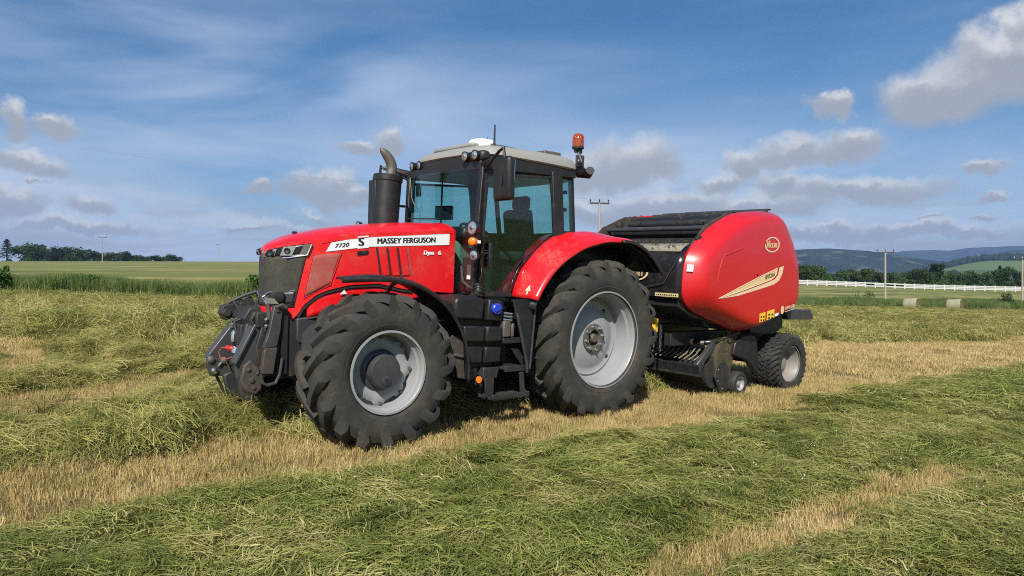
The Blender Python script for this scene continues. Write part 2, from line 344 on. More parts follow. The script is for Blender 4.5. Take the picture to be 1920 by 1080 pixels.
# ------------------------------------------------------------------ ground sheet
def build_ground():
    fa = np.concatenate([np.arange(-180, -46, 6), np.arange(-46, 46.01, .22), np.arange(52, 181, 6)])
    rad = np.concatenate([[.05], np.geomspace(1.0, 110, 430), np.geomspace(116, 9000, 90)])
    A, Rr = np.meshgrid(np.radians(fa), rad); X = Rr*np.sin(A); Y = Rr*np.cos(A)
    z, near, mid, far = z_ground(X, Y, True)
    nu, nv = X.shape; V = np.stack([X, Y, z], -1).reshape(-1, 3)
    i, j = np.meshgrid(np.arange(nu-1), np.arange(nv-1), indexing='ij')
    F = np.stack([i*nv+j, (i+1)*nv+j, (i+1)*nv+j+1, i*nv+j+1], -1).reshape(-1, 4)[:, ::-1]
    me = bpy.data.meshes.new('field_ground'); me.vertices.add(len(V)); me.vertices.foreach_set('co', V.ravel())
    me.loops.add(F.size); me.loops.foreach_set('vertex_index', F.ravel().astype(np.int32))
    me.polygons.add(len(F)); me.polygons.foreach_set('loop_start', np.arange(0, F.size, 4, dtype=np.int32))
    me.update(calc_edges=True); me.validate(); me.shade_smooth()
    for nm, a in (('fresh', near), ('hay', np.maximum(mid, far)), ('beyond', sm(Y-verge_y(X), 0, 3))):
        at = me.attributes.new(nm, 'FLOAT', 'POINT'); at.data.foreach_set('value', a.ravel().astype(np.float32))
    o = bpy.data.objects.new('field_ground', me); link(o); tag(o, 'mown field of straw coloured stubble with cut grass lying in rows', 'field', kind='structure')
    m = bpy.data.materials.new('field'); m.use_nodes = True; w = NT(m.node_tree)
    at = lambda n: w.n('ShaderNodeAttribute', attribute_name=n).outputs['Fac']
    co = w.n('ShaderNodeNewGeometry').outputs['Position']
    rows = w.n('ShaderNodeMapping', i_Vector=co); rows.inputs['Rotation'].default_value = (0, 0, -HA)
    r1 = w.vmath('MULTIPLY', rows.outputs[0], (.25, 1.3, 1))
    big = w.noise(r1, .9, 5, .6); fine = w.noise(co, 30, 4, .7); midn = w.noise(co, 5, 5, .65)
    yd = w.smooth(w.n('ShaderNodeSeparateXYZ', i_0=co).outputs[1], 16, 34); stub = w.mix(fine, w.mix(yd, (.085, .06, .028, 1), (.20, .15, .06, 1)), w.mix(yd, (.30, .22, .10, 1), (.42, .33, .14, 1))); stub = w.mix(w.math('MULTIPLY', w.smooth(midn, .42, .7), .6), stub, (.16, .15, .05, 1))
    fresh = w.mix(fine, (.06, .075, .018, 1), (.23, .26, .075, 1))
    hay = w.mix(fine, (.06, .065, .018, 1), (.27, .27, .085, 1)); hay = w.mix(w.smooth(big, .45, .7), hay, (.10, .15, .035, 1))
    far1 = w.noise(w.vmath('MULTIPLY', co, (.012, .05, .05)), 1.6, 6, .65); far2 = w.noise(w.vmath('MULTIPLY', rows.outputs[0], (.03, .35, 1)), .6, 5, .7)
    fld = w.mix(w.smooth(far2, .4, .62), (.165, .18, .052, 1), (.30, .27, .105, 1)); fld = w.mix(w.math('MULTIPLY', w.smooth(far1, .45, .65), .7), fld, (.13, .165, .05, 1)); fld = w.mix(w.math('MULTIPLY', w.smooth(w.noise(w.vmath('MULTIPLY', rows.outputs[0], (.06, .26, 1)), 1.0, 7, .75), .46, .6), .85), fld, (.085, .095, .03, 1))
    # distant hillside: patchwork of pasture, crop and woodland
    vor = w.n('ShaderNodeTexVoronoi', i_Vector=w.vmath('MULTIPLY', co, (.0042, .0022, 0)), i_Scale=1.0).outputs['Color']
    vs = w.n('ShaderNodeSeparateColor', i_0=vor).outputs[0]
    patch = w.ramp(vs, [(0, (.02, .035, .012)), (.3, (.07, .13, .03)), (.5, (.16, .19, .07)), (.62, (.03, .05, .016)), (.8, (.08, .14, .035)), (1, (.24, .23, .10))])
    yy = w.n('ShaderNodeSeparateXYZ', i_0=co).outputs[1]
    c = w.mix(at('hay'), stub, hay); c = w.mix(at('fresh'), c, fresh); c = w.mix(at('beyond'), c, fld); c = w.mix(w.smooth(yy, 330, 480), c, patch)
    bp = w.n('ShaderNodeBump', i_Strength=.9, i_Height=fine); bp.inputs['Distance'].default_value = .04
    b = w.n('ShaderNodeBsdfPrincipled', i_Base_Color=c, i_Roughness=.95, i_Normal=bp.outputs[0]); b.inputs['Specular IOR Level'].default_value = .15
    w.t.links.new(b.outputs[0], w.n('ShaderNodeOutputMaterial').inputs[0]); me.materials.append(m)
build_ground()

# ------------------------------------------------------------------ distant hills
def shaded_hill_mat(name, c1, c2, c3, sc):  # heather colours lowered further so they carry the cloud shade on the hills
    m = bpy.data.materials.new(name); m.use_nodes = True; w = NT(m.node_tree)
    co = w.n('ShaderNodeNewGeometry').outputs['Position']
    a = w.noise(w.vmath('MULTIPLY', co, (1, .6, 2.5)), sc, 6, .6); b2 = w.noise(co, sc*3, 4, .6)
    c = w.mix(w.smooth(a, .42, .6), (*c1, 1), (*c2, 1)); c = w.mix(w.smooth(b2, .55, .68), c, (*c3, 1))
    b = w.n('ShaderNodeBsdfPrincipled', i_Base_Color=c, i_Roughness=1.0); b.inputs['Specular IOR Level'].default_value = 0
    w.t.links.new(b.outputs[0], w.n('ShaderNodeOutputMaterial').inputs[0]); return m
def hill(name, label, prof, Yc, depth, m):
    px = [p[0] for p in prof]; py = [p[1] for p in prof]; xs = np.linspace(px[0], px[-1], 150); ts = np.linspace(-1, 1, 21)
    mb = MB(); P = []
    for x in xs:
        top = (567-lerp(x, px, py))/1320*Yc+1.36; row = []
        for t in ts:
            Y = Yc+t*depth; s = math.cos(t*math.pi/2)**1.3; X = (x-960)/1320*Yc*(1+.0*t)
            zz = top*s+(fbm(np.array(X/420.), np.array(Y/420.), 9, 4)-.5)*float(70*(s*(1-s))*2)
            row.append((X, Y, float(zz)-6))
        P.append(row)
    o = mb.grid(P, True).build(name, m, angle=180); tag(o, label, 'hill', kind='structure')
hill('hill', 'long dark heather hill rising behind the trees', [(560, 540), (900, 505), (1150, 492), (1300, 481), (1400, 472), (1490, 466), (1535, 464.5), (1590, 468), (1640, 476), (1690, 484), (1800, 494), (2000, 505), (2500, 540)], 3000, 900,
     shaded_hill_mat('heather', (.012, .019, .017), (.022, .033, .022), (.08, .09, .05), .004))
hill('hill', 'pale blue hill farthest away on the skyline', [(1300, 510), (1500, 492), (1640, 478), (1695, 469), (1735, 468), (1770, 470), (1820, 463), (1860, 462), (1890, 460), (1935, 463), (2000, 470), (2300, 475), (2700, 540)], 5600, 1300,
     shaded_hill_mat('far_heather', (.010, .016, .020), (.016, .024, .024), (.03, .04, .035), .003))
hill('hill', 'nearer dark slope below the blue hills', [(1560, 530), (1700, 496), (1790, 488), (1850, 476), (1890, 468), (1950, 464), (2100, 460), (2500, 520)], 3700, 700,
     shaded_hill_mat('shaded_heather', (.010, .018, .014), (.018, .030, .018), (.09, .11, .05), .005))

# ------------------------------------------------------------------ haze: thin summer air that fades the hills
hz = MB().span((-6500, -300, -90), (6500, 7200, 620)).build('haze', M['white'], angle=30); tag(hz, 'thin blue summer haze over the far hills', 'haze', kind='stuff')
hm = bpy.data.materials.new('haze_air'); hm.use_nodes = True; _w = NT(hm.node_tree)
_v = _w.n('ShaderNodeVolumePrincipled', i_Color=(.36, .56, .98, 1), i_Density=.00011); _v.inputs['Anisotropy'].default_value = 0.0
_w.t.links.new(_v.outputs[0], _w.n('ShaderNodeOutputMaterial').inputs['Volume']); hz.data.materials[0] = hm

# ------------------------------------------------------------------ grass, hay and stubble (uncountable: instanced tufts)
def blade_mat(name, cols, rough=.75, trans=.35):
    m = bpy.data.materials.new(name); m.use_nodes = True; w = NT(m.node_tree)
    g = w.n('ShaderNodeNewGeometry'); oi = w.n('ShaderNodeObjectInfo')
    k = w.math('ADD', w.math('MULTIPLY', g.outputs['Random Per Island'], .62), w.math('MULTIPLY', oi.outputs['Random'], .38))
    big = w.noise(w.vmath('MULTIPLY', g.outputs['Position'], (.9, .9, 0)), 1.8, 5, .65)
    k = w.math('ADD', k, w.math('MULTIPLY', w.math('SUBTRACT', big, .5), 1.25), clamp=True)
    c = w.ramp(k, [(i/(len(cols)-1), c) for i, c in enumerate(cols)])
    d = w.n('ShaderNodeBsdfPrincipled', i_Base_Color=c, i_Roughness=rough); d.inputs['Specular IOR Level'].default_value = .25
    t = w.n('ShaderNodeBsdfTranslucent', i_Color=c)
    mx = w.n('ShaderNodeMixShader', i_0=trans); w.t.links.new(d.outputs[0], mx.inputs[1]); w.t.links.new(t.outputs[0], mx.inputs[2])
    w.t.links.new(mx.outputs[0], w.n('ShaderNodeOutputMaterial').inputs[0]); return m
M['b_fresh'] = blade_mat('fresh_cut_grass', [(.055, .08, .018), (.15, .185, .038), (.25, .28, .07), (.375, .36, .125), (.60, .52, .27)])
M['b_hay'] = blade_mat('wilting_hay', [(.075, .095, .02), (.185, .205, .048), (.31, .31, .088), (.44, .39, .145), (.56, .47, .22)])
M['b_stub'] = blade_mat('straw_stubble', [(.14, .15, .04), (.32, .25, .088), (.51, .385, .165), (.62, .48, .23), (.72, .59, .33)], trans=.25)
M['b_verge'] = blade_mat('verge_grass', [(.03, .06, .014), (.075, .14, .03), (.13, .20, .05), (.21, .24, .09), (.36, .30, .17)])
def ribbons(P0, az, L, wd, arc, lift, segs=3, curl=None):
    """flat strands as narrow strips; returns verts, faces"""
    n = len(L); V = []; F = []
    ts = np.linspace(0, 1, segs+1)
    for i in range(n):
        b = len(V); c = 0 if curl is None else curl[i]
        x, y = P0[i, 0], P0[i, 1]; a = az[i]; st = L[i]/segs
        for j, t in enumerate(ts):
            h = P0[i, 2]+lift[i]*t+arc[i]*4*t*(1-t); w2 = wd[i]*(1-.75*t)*.5
            sx, sy = -math.sin(a), math.cos(a)
            V.append((x+sx*w2, y+sy*w2, h)); V.append((x-sx*w2, y-sy*w2, h+w2*.8))
            x += math.cos(a)*st; y += math.sin(a)*st; a += c/segs
        for j in range(segs): F.append((b+2*j, b+2*j+2, b+2*j+3, b+2*j+1))
    return V, F
def lying_tuft(name, m, size, n, L, wd, h, spread, seed):
    g = np.random.default_rng(seed); P = np.c_[g.uniform(-size/2, size/2, n), g.uniform(-size/2, size/2, n), np.abs(g.normal(0, h, n))]
    az = g.normal(0, spread, n); az = np.where(g.random(n) < .15, g.uniform(-3.1, 3.1, n), az)
    Ls = g.uniform(.6, 1.25, n)*L; P[:, 0] -= np.cos(az)*Ls*.5; P[:, 1] -= np.sin(az)*Ls*.5
    V, F = ribbons(P, az, Ls, g.uniform(.7, 1.4, n)*wd, np.abs(g.normal(0, h*.9, n)), g.normal(0, h*.45, n), 3, g.normal(0, .7, n))
    mb = MB(); mb.v = V; mb.f = F; return mesh_only(mb, name, m)
def stand_tuft(name, m, size, n, hgt, wd, lean, seed, segs=2):
    g = np.random.default_rng(seed); V = []; F = []
    for i in range(n):
        x, y = g.uniform(-size/2, size/2, 2); a = g.uniform(0, 2*math.pi); hh = hgt*g.uniform(.5, 1.2); ln = lean*g.normal(0, 1)*hh; d = g.uniform(0, 2*math.pi)
        b = len(V)
        for j in range(segs+1):
            t = j/segs; w2 = wd*g.uniform(.9, 1.1)*.5*(1-.7*t); ox = x+math.cos(d)*ln*t*t; oy = y+math.sin(d)*ln*t*t
            V.append((ox+math.cos(a)*w2, oy+math.sin(a)*w2, hh*t)); V.append((ox-math.cos(a)*w2, oy-math.sin(a)*w2, hh*t))
        for j in range(segs): F.append((b+2*j, b+2*j+1, b+2*j+3, b+2*j+2))
    mb = MB(); mb.v = V; mb.f = F; return mesh_only(mb, name, m)
def mesh_only(mb, name, m):
    me = bpy.data.meshes.new(name); me.from_pydata(mb.v, [], mb.f); me.materials.append(m); me.shade_smooth(); return me
def scatter(name, label, cat, meshes, pts, rots, scls):
    """one object whose points carry instances of the given tuft meshes"""
    col = bpy.data.collections.new(name+'_tufts')
    for k, me in enumerate(meshes):
        col.objects.link(bpy.data.objects.new(f'{name}_tuft', me))
    me = bpy.data.meshes.new(name); n = len(pts); me.vertices.add(n); me.vertices.foreach_set('co', np.asarray(pts, np.float32).ravel())
    a = me.attributes.new('rot', 'FLOAT_VECTOR', 'POINT'); a.data.foreach_set('vector', np.asarray(rots, np.float32).ravel())
    a = me.attributes.new('scl', 'FLOAT', 'POINT'); a.data.foreach_set('value', np.asarray(scls, np.float32))
    a = me.attributes.new('idx', 'INT', 'POINT'); a.data.foreach_set('value', rng.integers(0, len(meshes), n).astype(np.int32))
    o = bpy.data.objects.new(name, me); link(o); tag(o, label, cat, kind='stuff')
    ng = bpy.data.node_groups.new(name, 'GeometryNodeTree'); ng.interface.new_socket('Geometry', in_out='INPUT', socket_type='NodeSocketGeometry'); ng.interface.new_socket('Geometry', in_out='OUTPUT', socket_type='NodeSocketGeometry')
    N = ng.nodes; gi = N.new('NodeGroupInput'); go = N.new('NodeGroupOutput'); ip = N.new('GeometryNodeInstanceOnPoints'); ci = N.new('GeometryNodeCollectionInfo')
    ci.inputs['Collection'].default_value = col; ci.inputs['Separate Children'].default_value = True; ci.inputs['Reset Children'].default_value = True
    def attr(nm, t): x = N.new('GeometryNodeInputNamedAttribute'); x.data_type = t; x.inputs[0].default_value = nm; return x.outputs[0]
    L = ng.links.new; L(gi.outputs[0], ip.inputs['Points']); L(ci.outputs[0], ip.inputs['Instance']); ip.inputs['Pick Instance'].default_value = True
    L(attr('idx', 'INT'), ip.inputs['Instance Index']); L(attr('rot', 'FLOAT_VECTOR'), ip.inputs['Rotation']); L(attr('scl', 'FLOAT'), ip.inputs['Scale'])
    L(ip.outputs[0], go.inputs[0]); md = o.modifiers.new('scatter', 'NODES'); md.node_group = ng
    return o
def in_view(X, Y, margin=.12): return (np.abs(X) < np.abs(Y)*(.73+margin)+1.2) & (Y > 0)
def rand_pts(n, y0, y1, power=1.0):
    Y = y0+(y1-y0)*rng.random(n)**power; X = (rng.random(n)*2-1)*(Y*.80+1.0); return X, Y
def density_pts(per_m2, y0, y1):
    area = (y1*.8+2.4+y0*.8+2.4)*(y1-y0); n = int(area*per_m2); Y = rng.random(n*2)*(y1-y0)+y0
    Y = Y[rng.random(n*2) < (Y*.8+2.4)/(y1*.8+2.4)][:n]; X = (rng.random(len(Y))*2-1)*(Y*.80+2.4); return X, Y
def slope_rot(X, Y, yaw, amt=1.0, rough=0.0):
    e = .15; zx = (z_ground(X+e, Y)-z_ground(X-e, Y))/(2*e); zy = (z_ground(X, Y+e)-z_ground(X, Y-e))/(2*e)
    # rotate about world x and y, then spin: small-angle approximation expressed as XYZ euler (spin applied last)
    c, s = np.cos(yaw), np.sin(yaw); gx = zx*c+zy*s; gy = -zx*s+zy*c
    j = rng.normal(0, 1, (2, len(X)))*rough
    return np.c_[np.arctan(gy)*amt+j[0], -np.arctan(gx)*amt+j[1], yaw]
def row_yaw(X, Y, spread):
    u, v = uv_of(X, Y); sw = (fbm(u*.55, v*.55, 60, 3)-.5)*5.0
    return HA+sw*spread+rng.normal(0, .35, len(X))+np.where(rng.random(len(X)) < .5, 0, math.pi)
def build_grass():
    fresh = [lying_tuft('fresh_tuft', M['b_fresh'], .42, 240, .135, .0056, .014, .95, 100+k) for k in range(4)]+[lying_tuft('fresh_tuft', M['b_fresh'], .42, 130, .25, .0044, .016, .45, 110+k) for k in range(2)]+[lying_tuft('dry_tuft', M['b_hay'], .42, 110, .24, .0040, .018, .9, 150)]
    hayt = [lying_tuft('hay_tuft', M['b_hay'], .45, 150, .25, .0052, .032, .95, 200+k) for k in range(5)]
    hayw = [lying_tuft('hay_far_tuft', M['b_hay'], 1.0, 190, .38, .012, .085, 1.1, 300+k) for k in range(4)]
    hayv = [lying_tuft('hay_distant_tuft', M['b_hay'], 2.2, 170, 1.0, .028, .09, .9, 400+k) for k in range(3)]
    freshw = [lying_tuft('fresh_far_tuft', M['b_fresh'], 1.0, 230, .34, .011, .03, .9, 500+k) for k in range(4)]
    stub = [stand_tuft('stubble_tuft', M['b_stub'], .34, 130, .064, .0048, .40, 600+k) for k in range(5)]
    stubw = [stand_tuft('stubble_far_tuft', M['b_stub'], 1.0, 260, .075, .011, .45, 700+k) for k in range(4)]
    def zone(name, label, cat, meshes, per, y0, y1, which, lift, spread, sc=(.8, 1.25), thr=.5, rough=None):
        X, Y = density_pts(per, y0, y1); u, v = uv_of(X, Y); nr, md, fr = hay_masks(u, v, X, Y)
        mk = {'fresh': nr, 'mid': md, 'hay': np.maximum(md, fr), 'stub': 1-np.maximum(np.maximum(nr, md), fr)}[which]
        k = mk > thr+.35*(rng.random(len(X))-.5)
        if which == 'stub': k &= (verge_y(X)-Y > 1.0)
        X, Y = X[k], Y[k]; z = z_ground(X, Y)+lift*rng.random(len(X))
        yaw = row_yaw(X, Y, spread) if which != 'stub' else rng.uniform(0, 6.28, len(X))
        scatter(name, label, cat, meshes, np.c_[X, Y, z], slope_rot(X, Y, yaw, 1.0, {'fresh': .12, 'mid': .2, 'hay': .22, 'stub': .03}[which] if rough is None else rough), rng.uniform(*sc, len(X)))
    zone('fresh_cut_grass', 'green freshly cut grass lying flat in the near row', 'cut grass', fresh, 32, 2.2, 9.5, 'fresh', .03, .5)
    zone('fresh_cut_grass', 'green cut grass in the near row farther along to the right', 'cut grass', freshw, 7, 9.3, 26, 'fresh', .03, .4, rough=.06)
    zone('hay', 'yellow green hay lying in loose rows beside and ahead of the tractor', 'hay', hayt, 24, 4.5, 13.5, 'hay', .09, .8)
    zone('hay', 'yellow green hay rumpled across the middle of the field', 'hay', hayw, 4.6, 13, 38, 'hay', .05, .8, rough=.11)
    zone('hay', 'hay lying in the far part of the field by the bales', 'hay', hayv, .95, 37, 80, 'hay', .03, .7, rough=.015)
    zone('stubble', 'short straw coloured stubble beside the tractor wheels', 'stubble', stub, 38, 2.2, 12.5, 'stub', 0, 0)
    zone('stubble', 'short straw coloured stubble behind the baler', 'stubble', stubw, 4.5, 12, 36, 'stub', 0, 0, rough=.01)
    # a few loose stalks over the stubble
    X, Y = density_pts(2.2, 3, 14); u, v = uv_of(X, Y); nr, md, fr = hay_masks(u, v, X, Y); k = (np.maximum(np.maximum(nr, md), fr) < .3)
    loose = [lying_tuft('loose_tuft', M['b_hay'], .9, 14, .25, .0045, .02, 1.4, 800+j) for j in range(3)]
    X, Y = X[k], Y[k]; scatter('loose_hay', 'scattered hay stalks lying on the stubble', 'hay', loose, np.c_[X, Y, z_ground(X, Y)+.045], slope_rot(X, Y, rng.uniform(0, 6.28, len(X))), rng.uniform(.8, 1.2, len(X)))
    # white clover heads in the near row
    cl = MB()
    for k in range(3):
        x, y = rng.uniform(-.35, .35, 2); cl.ball((x, y, .03+.03*rng.random()), .008, 6)
    me = mesh_only(cl, 'clover', M['flower']); X, Y = density_pts(1.5, 3, 12); u, v = uv_of(X, Y); nr = hay_masks(u, v, X, Y)[0]
    k = (nr > .7) & (fbm(u*.5, v*.5, 77, 3) > .47); X, Y = X[k], Y[k]
    scatter('clover_flowers', 'small white clover heads dotted through the near cut grass', 'flowers', [me], np.c_[X, Y, z_ground(X, Y)+.04], np.c_[X*0, X*0, rng.uniform(0, 6, len(X))], rng.uniform(.7, 1.2, len(X)))
    # rank grass along the field edge
    vg = []
    for k in range(5):
        g = np.random.default_rng(900+k); a = stand_tuft('verge_tuft', M['b_verge'], 1.0, 170, 1.02, .030, .30, 900+k, 3); vg.append(a)
    X = np.concatenate([rng.uniform(-48, 12, 1500), rng.uniform(10, 95, 1700)]); Y = verge_y(X)+rng.uniform(.2, 3.6, len(X)) + np.where(X > 12, rng.uniform(0, 5, len(X)), 0)
    s = .55+.85*fbm(X*.45, Y*.45, 91, 3); s = np.where(X > 12, s*.85, s*1.0)
    scatter('verge_grass', 'tall rank green grass and weeds along the far edge of the field', 'grass', vg, np.c_[X, Y, z_base(X, Y)-.03], np.c_[X*0, X*0, rng.uniform(0, 6.28, len(X))], s)
build_grass()

# ------------------------------------------------------------------ trees, bushes
def leaf_mat(name, cols):
    m = bpy.data.materials.new(name); m.use_nodes = True; w = NT(m.node_tree)
    g = w.n('ShaderNodeNewGeometry'); oi = w.n('ShaderNodeObjectInfo')
    k = w.math('ADD', w.math('MULTIPLY', g.outputs['Random Per Island'], .6), w.math('MULTIPLY', oi.outputs['Random'], .4))
    c = w.ramp(k, [(i/(len(cols)-1), c) for i, c in enumerate(cols)])
    b = w.n('ShaderNodeBsdfPrincipled', i_Base_Color=c, i_Roughness=.8); b.inputs['Specular IOR Level'].default_value = .15
    t = w.n('ShaderNodeBsdfTranslucent', i_Color=c); mx = w.n('ShaderNodeMixShader', i_0=.25)
    w.t.links.new(b.outputs[0], mx.inputs[1]); w.t.links.new(t.outputs[0], mx.inputs[2]); w.t.links.new(mx.outputs[0], w.n('ShaderNodeOutputMaterial').inputs[0]); return m
M['leaf'] = leaf_mat('broad_leaves', [(.022, .042, .012), (.035, .065, .016), (.05, .085, .02), (.075, .11, .03)])
M['leaf_light'] = leaf_mat('light_leaves', [(.04, .08, .016), (.06, .12, .022), (.09, .15, .035)])
M['needle'] = leaf_mat('conifer_needles', [(.012, .026, .014), (.02, .038, .018), (.03, .05, .022)])
M['bark'] = mat('bark', (.07, .055, .04), .9, bump=.5, bump_scale=8, vary=.3)
def leaf_faces(mb, centres, radii, n, size, g, squash=.8):
    for _ in range(n):
        i = g.integers(len(centres)); c = centres[i]; r = radii[i]
        d = g.normal(size=3); d /= np.linalg.norm(d); rr = r*(g.random()**.35); p = np.array(c)+d*rr*np.array([1, 1, squash])
        a = g.normal(size=3); a /= np.linalg.norm(a); b2 = np.cross(a, g.normal(size=3)); b2 /= np.linalg.norm(b2); s = size*g.uniform(.6, 1.3)
        mb.add([p+a*s*.5, p+b2*s*.35, p-a*s*.5, p-b2*s*.35], [(0, 1, 2, 3)])
def broad_tree(h, w, seed, leafm, name, loc, n=700):
    g = np.random.default_rng(seed); root = empty(name, loc)
    t = MB().tube([(0, 0, -.3), (.05*h*.1, 0, h*.2), (0, .02*h, h*.45), (.02*h, 0, h*.7)], [h*.028, h*.022, h*.015, h*.006], 7)
    cs = []; rs = []
    for k in range(15):
        a = g.uniform(0, 6.28); q = g.uniform(.05, .36)*w; z = h*g.uniform(.10, .86); q *= 1.15-abs(z/h-.5)
        cs.append((math.cos(a)*q, math.sin(a)*q, z)); rs.append(w*g.uniform(.16, .28))
        t.tube([(0, 0, h*g.uniform(.18, .4)), (cs[-1][0]*.5, cs[-1][1]*.5, z*.8), cs[-1]], [h*.010, h*.006, h*.003], 5)
    t.build('trunk', M['bark'], root)
    mb = MB(); leaf_faces(mb, cs, rs, n, h*.085, g); mb.build('crown', leafm, root, angle=180)
    return root
def conifer(h, w, seed, name, loc, n=520):
    g = np.random.default_rng(seed); root = empty(name, loc)
    MB().tube([(0, 0, -.3), (0, 0, h*.5), (0, 0, h*.97)], [h*.025, h*.015, h*.004], 7).build('trunk', M['bark'], root)
    mb = MB()
    for k in range(n):
        t = g.random()**.8; z = h*(.14+.85*t); r = w*.5*(1-t)**.8*(.55+.45*math.sin(z*2.3+seed)**2)+.12; a = g.uniform(0, 6.28); q = r*math.sqrt(g.random())
        c = np.array([math.cos(a)*q, math.sin(a)*q, z]); d = np.array([math.cos(a), math.sin(a), -.35]); sd = np.array([-math.sin(a), math.cos(a), g.uniform(-.3, .3)]); s = h*.075*g.uniform(.7, 1.2)
        mb.add([c-d*s*.5, c+sd*s*.3, c+d*s*.7, c-sd*s*.3], [(0, 1, 2, 3)])
    mb.build('crown', M['needle'], root, angle=180); return root
def at_px(px, Y): return (px-960)/1320*Y
def place(X, Y, dz=0): return (X, Y, float(z_base(X, Y))+dz)
ORD = 'first second third fourth fifth sixth seventh eighth ninth tenth eleventh twelfth thirteenth fourteenth fifteenth sixteenth seventeenth eighteenth nineteenth twentieth twenty-first twenty-second twenty-third twenty-fourth twenty-fifth twenty-sixth twenty-seventh twenty-eighth twenty-ninth thirtieth thirty-first'.split()
def build_trees():
    # belt of trees on the left skyline
    left = []
    spec = [(13, 450, 1), (46, 462, 0), (58, 458, 0), (72, 457, 2), (90, 466, 0), (105, 463, 2), (118, 464, 0), (132, 463, 0), (145, 465, 2), (158, 470, 0), (172, 468, 2), (186, 475, 1), (197, 474, 0),
            (209, 473, 0), (222, 474, 0), (234, 471, 2), (246, 478, 0), (257, 480, 0), (268, 480, 0), (280, 482, 0), (291, 481, 2), (301, 483, 0), (311, 487, 0), (321, 489, 0), (331, 493, 0)]
    names = {0: 'oak_tree', 1: 'spruce_tree', 2: 'pine_tree'}
    where = {13: 'tall dark spruce standing alone at the left end of the tree belt', 46: 'broad dark tree beside the lone spruce at the left end of the belt', 58: 'dark tree third from the left in the skyline belt',
             72: 'pointed pine standing tallest in the left half of the skyline belt', 186: 'small dark spruce just left of the thin power pole', 197: 'rounded tree directly behind the thin power pole', 209: 'rounded tree just right of the thin power pole',
             234: 'pine rising above its neighbours right of the thin power pole', 331: 'low rounded tree at the right end of the skyline belt', 321: 'low tree second from the right end of the skyline belt', 291: 'small pine near the right end of the skyline belt'}
    protos = {}
    for k, (px, ty, kind) in enumerate(spec):
        Y = 400+(k*37 % 23); X = at_px(px, Y); loc = place(X, Y); h = max(4.0, (567-ty)/1320*Y+1.36-loc[2])
        key = (kind, k % 3)
        if key not in protos:
            protos[key] = broad_tree(10, 13, 40+k, M['leaf'], names[0], loc, 1500) if kind == 0 else (conifer(10, 8.5, 60+k, names[kind], loc, 900) if kind == 1 else broad_tree(10, 9.5, 80+k, M['needle'], names[2], loc, 1300))
            o = protos[key]
        else: o = copy_tree(protos[key])
        o.location = loc; s = h/9.5; o.scale = (s*(1.25 if h > 6 else 1.7),)*2+(s,); o.rotation_euler = (0, 0, k*1.9)
        tag(o, where.get(px, ORD[k]+' tree from the left end of the skyline belt, '+{0: 'dark and rounded', 1: 'a dark conifer', 2: 'dark with a pointed top'}[kind]), 'tree', 'trees in the belt on the left skyline')
    # trees beyond the white fence on the right
    spec = [(1505, 492, 0), (1520, 490, 0), (1536, 493, 0), (1552, 503, 3), (1566, 508, 0), (1580, 504, 0), (1594, 501, 0), (1606, 503, 0), (1620, 498, 0), (1634, 502, 0), (1648, 507, 0), (1664, 506, 0), (1680, 507, 3),
            (1696, 505, 0), (1712, 501, 0), (1724, 500, 0), (1740, 504, 3), (1757, 484, 2), (1752, 502, 3), (1772, 505, 0), (1786, 507, 0), (1800, 508, 0), (1815, 502, 0), (1832, 508, 0), (1848, 507, 0), (1862, 506, 3), (1875, 492, 1), (1888, 497, 0), (1904, 500, 1), (1918, 505, 0), (1935, 503, 0)]
    where = {1757: 'tall ragged pine standing above the trees beyond the white fence', 1752: 'bright green tree in front of the tall ragged pine', 1505: 'big dark round tree right beside the red baler beyond the fence', 1520: 'dark round tree second from the baler beyond the fence',
             1552: 'small light green tree beyond the fence between the baler and the pole', 1875: 'dark spruce beyond the fence left of the pole at the right edge', 1904: 'slim spruce nearest the pole at the right edge', 1664: 'low tree beyond the fence directly behind the power pole', 1815: 'taller rounded tree beyond the fence midway between the ragged pine and the right edge'}
    for k, (px, ty, kind) in enumerate(spec):
        Y = 236+(k*29 % 27); X = at_px(px, Y); loc = place(X, Y); h = max(3.0, (567-ty)/1320*Y+1.36-loc[2]); key = (kind, 10+k % 3)
        if key not in protos:
            protos[key] = o = (conifer(10, 5, 160+k, 'spruce_tree', loc) if kind == 1 else broad_tree(10, 5.5 if kind == 2 else 10.5, 140+k, {0: M['leaf'], 2: M['needle'], 3: M['leaf_light']}[kind], {0: 'oak_tree', 2: 'pine_tree', 3: 'ash_tree'}[kind], loc, 1300))
        else: o = copy_tree(protos[key])
        o.location = loc; s = h/11.2; wf = 1.5 if h < 5 else 1.15; o.scale = (s*wf, s*wf, s); o.rotation_euler = (0, 0, k*2.3)
        tag(o, where.get(px, ORD[k]+' tree from the left in the row beyond the white fence, '+{0: 'dark and rounded', 1: 'a dark conifer', 2: 'a ragged pine', 3: 'lighter green'}[kind]), 'tree', 'trees beyond the white fence')
    # bushes standing in the field edge
    def bush(name, label, px, Y, h, w, m, seed):
        g = np.random.default_rng(seed); r = empty(name, place(at_px(px, Y), Y)); cs = [(g.uniform(-.3, .3)*w, g.uniform(-.3, .3)*w, h*g.uniform(.25, .8)) for _ in range(7)]
        st = MB()
        for c in cs: st.tube([(0, 0, -.1), (c[0]*.4, c[1]*.4, c[2]*.5), c], [.03*h, .02*h, .008*h], 5)
        st.build('stem', M['bark'], r); mb = MB(); leaf_faces(mb, cs, [w*.22]*7, 420, h*.11, g, 1.0); mb.build('crown', m, r, angle=180); tag(r, label, 'bush')
    bush('hawthorn_bush', 'green bush at the left edge of the photo in the field margin', 4, 36, 1.75, .9, M['leaf_light'], 5)
    bush('elder_bush', 'small leafy bush poking above the verge grass on the left', 180, 39.5, 1.4, .7, M['leaf_light'], 6)
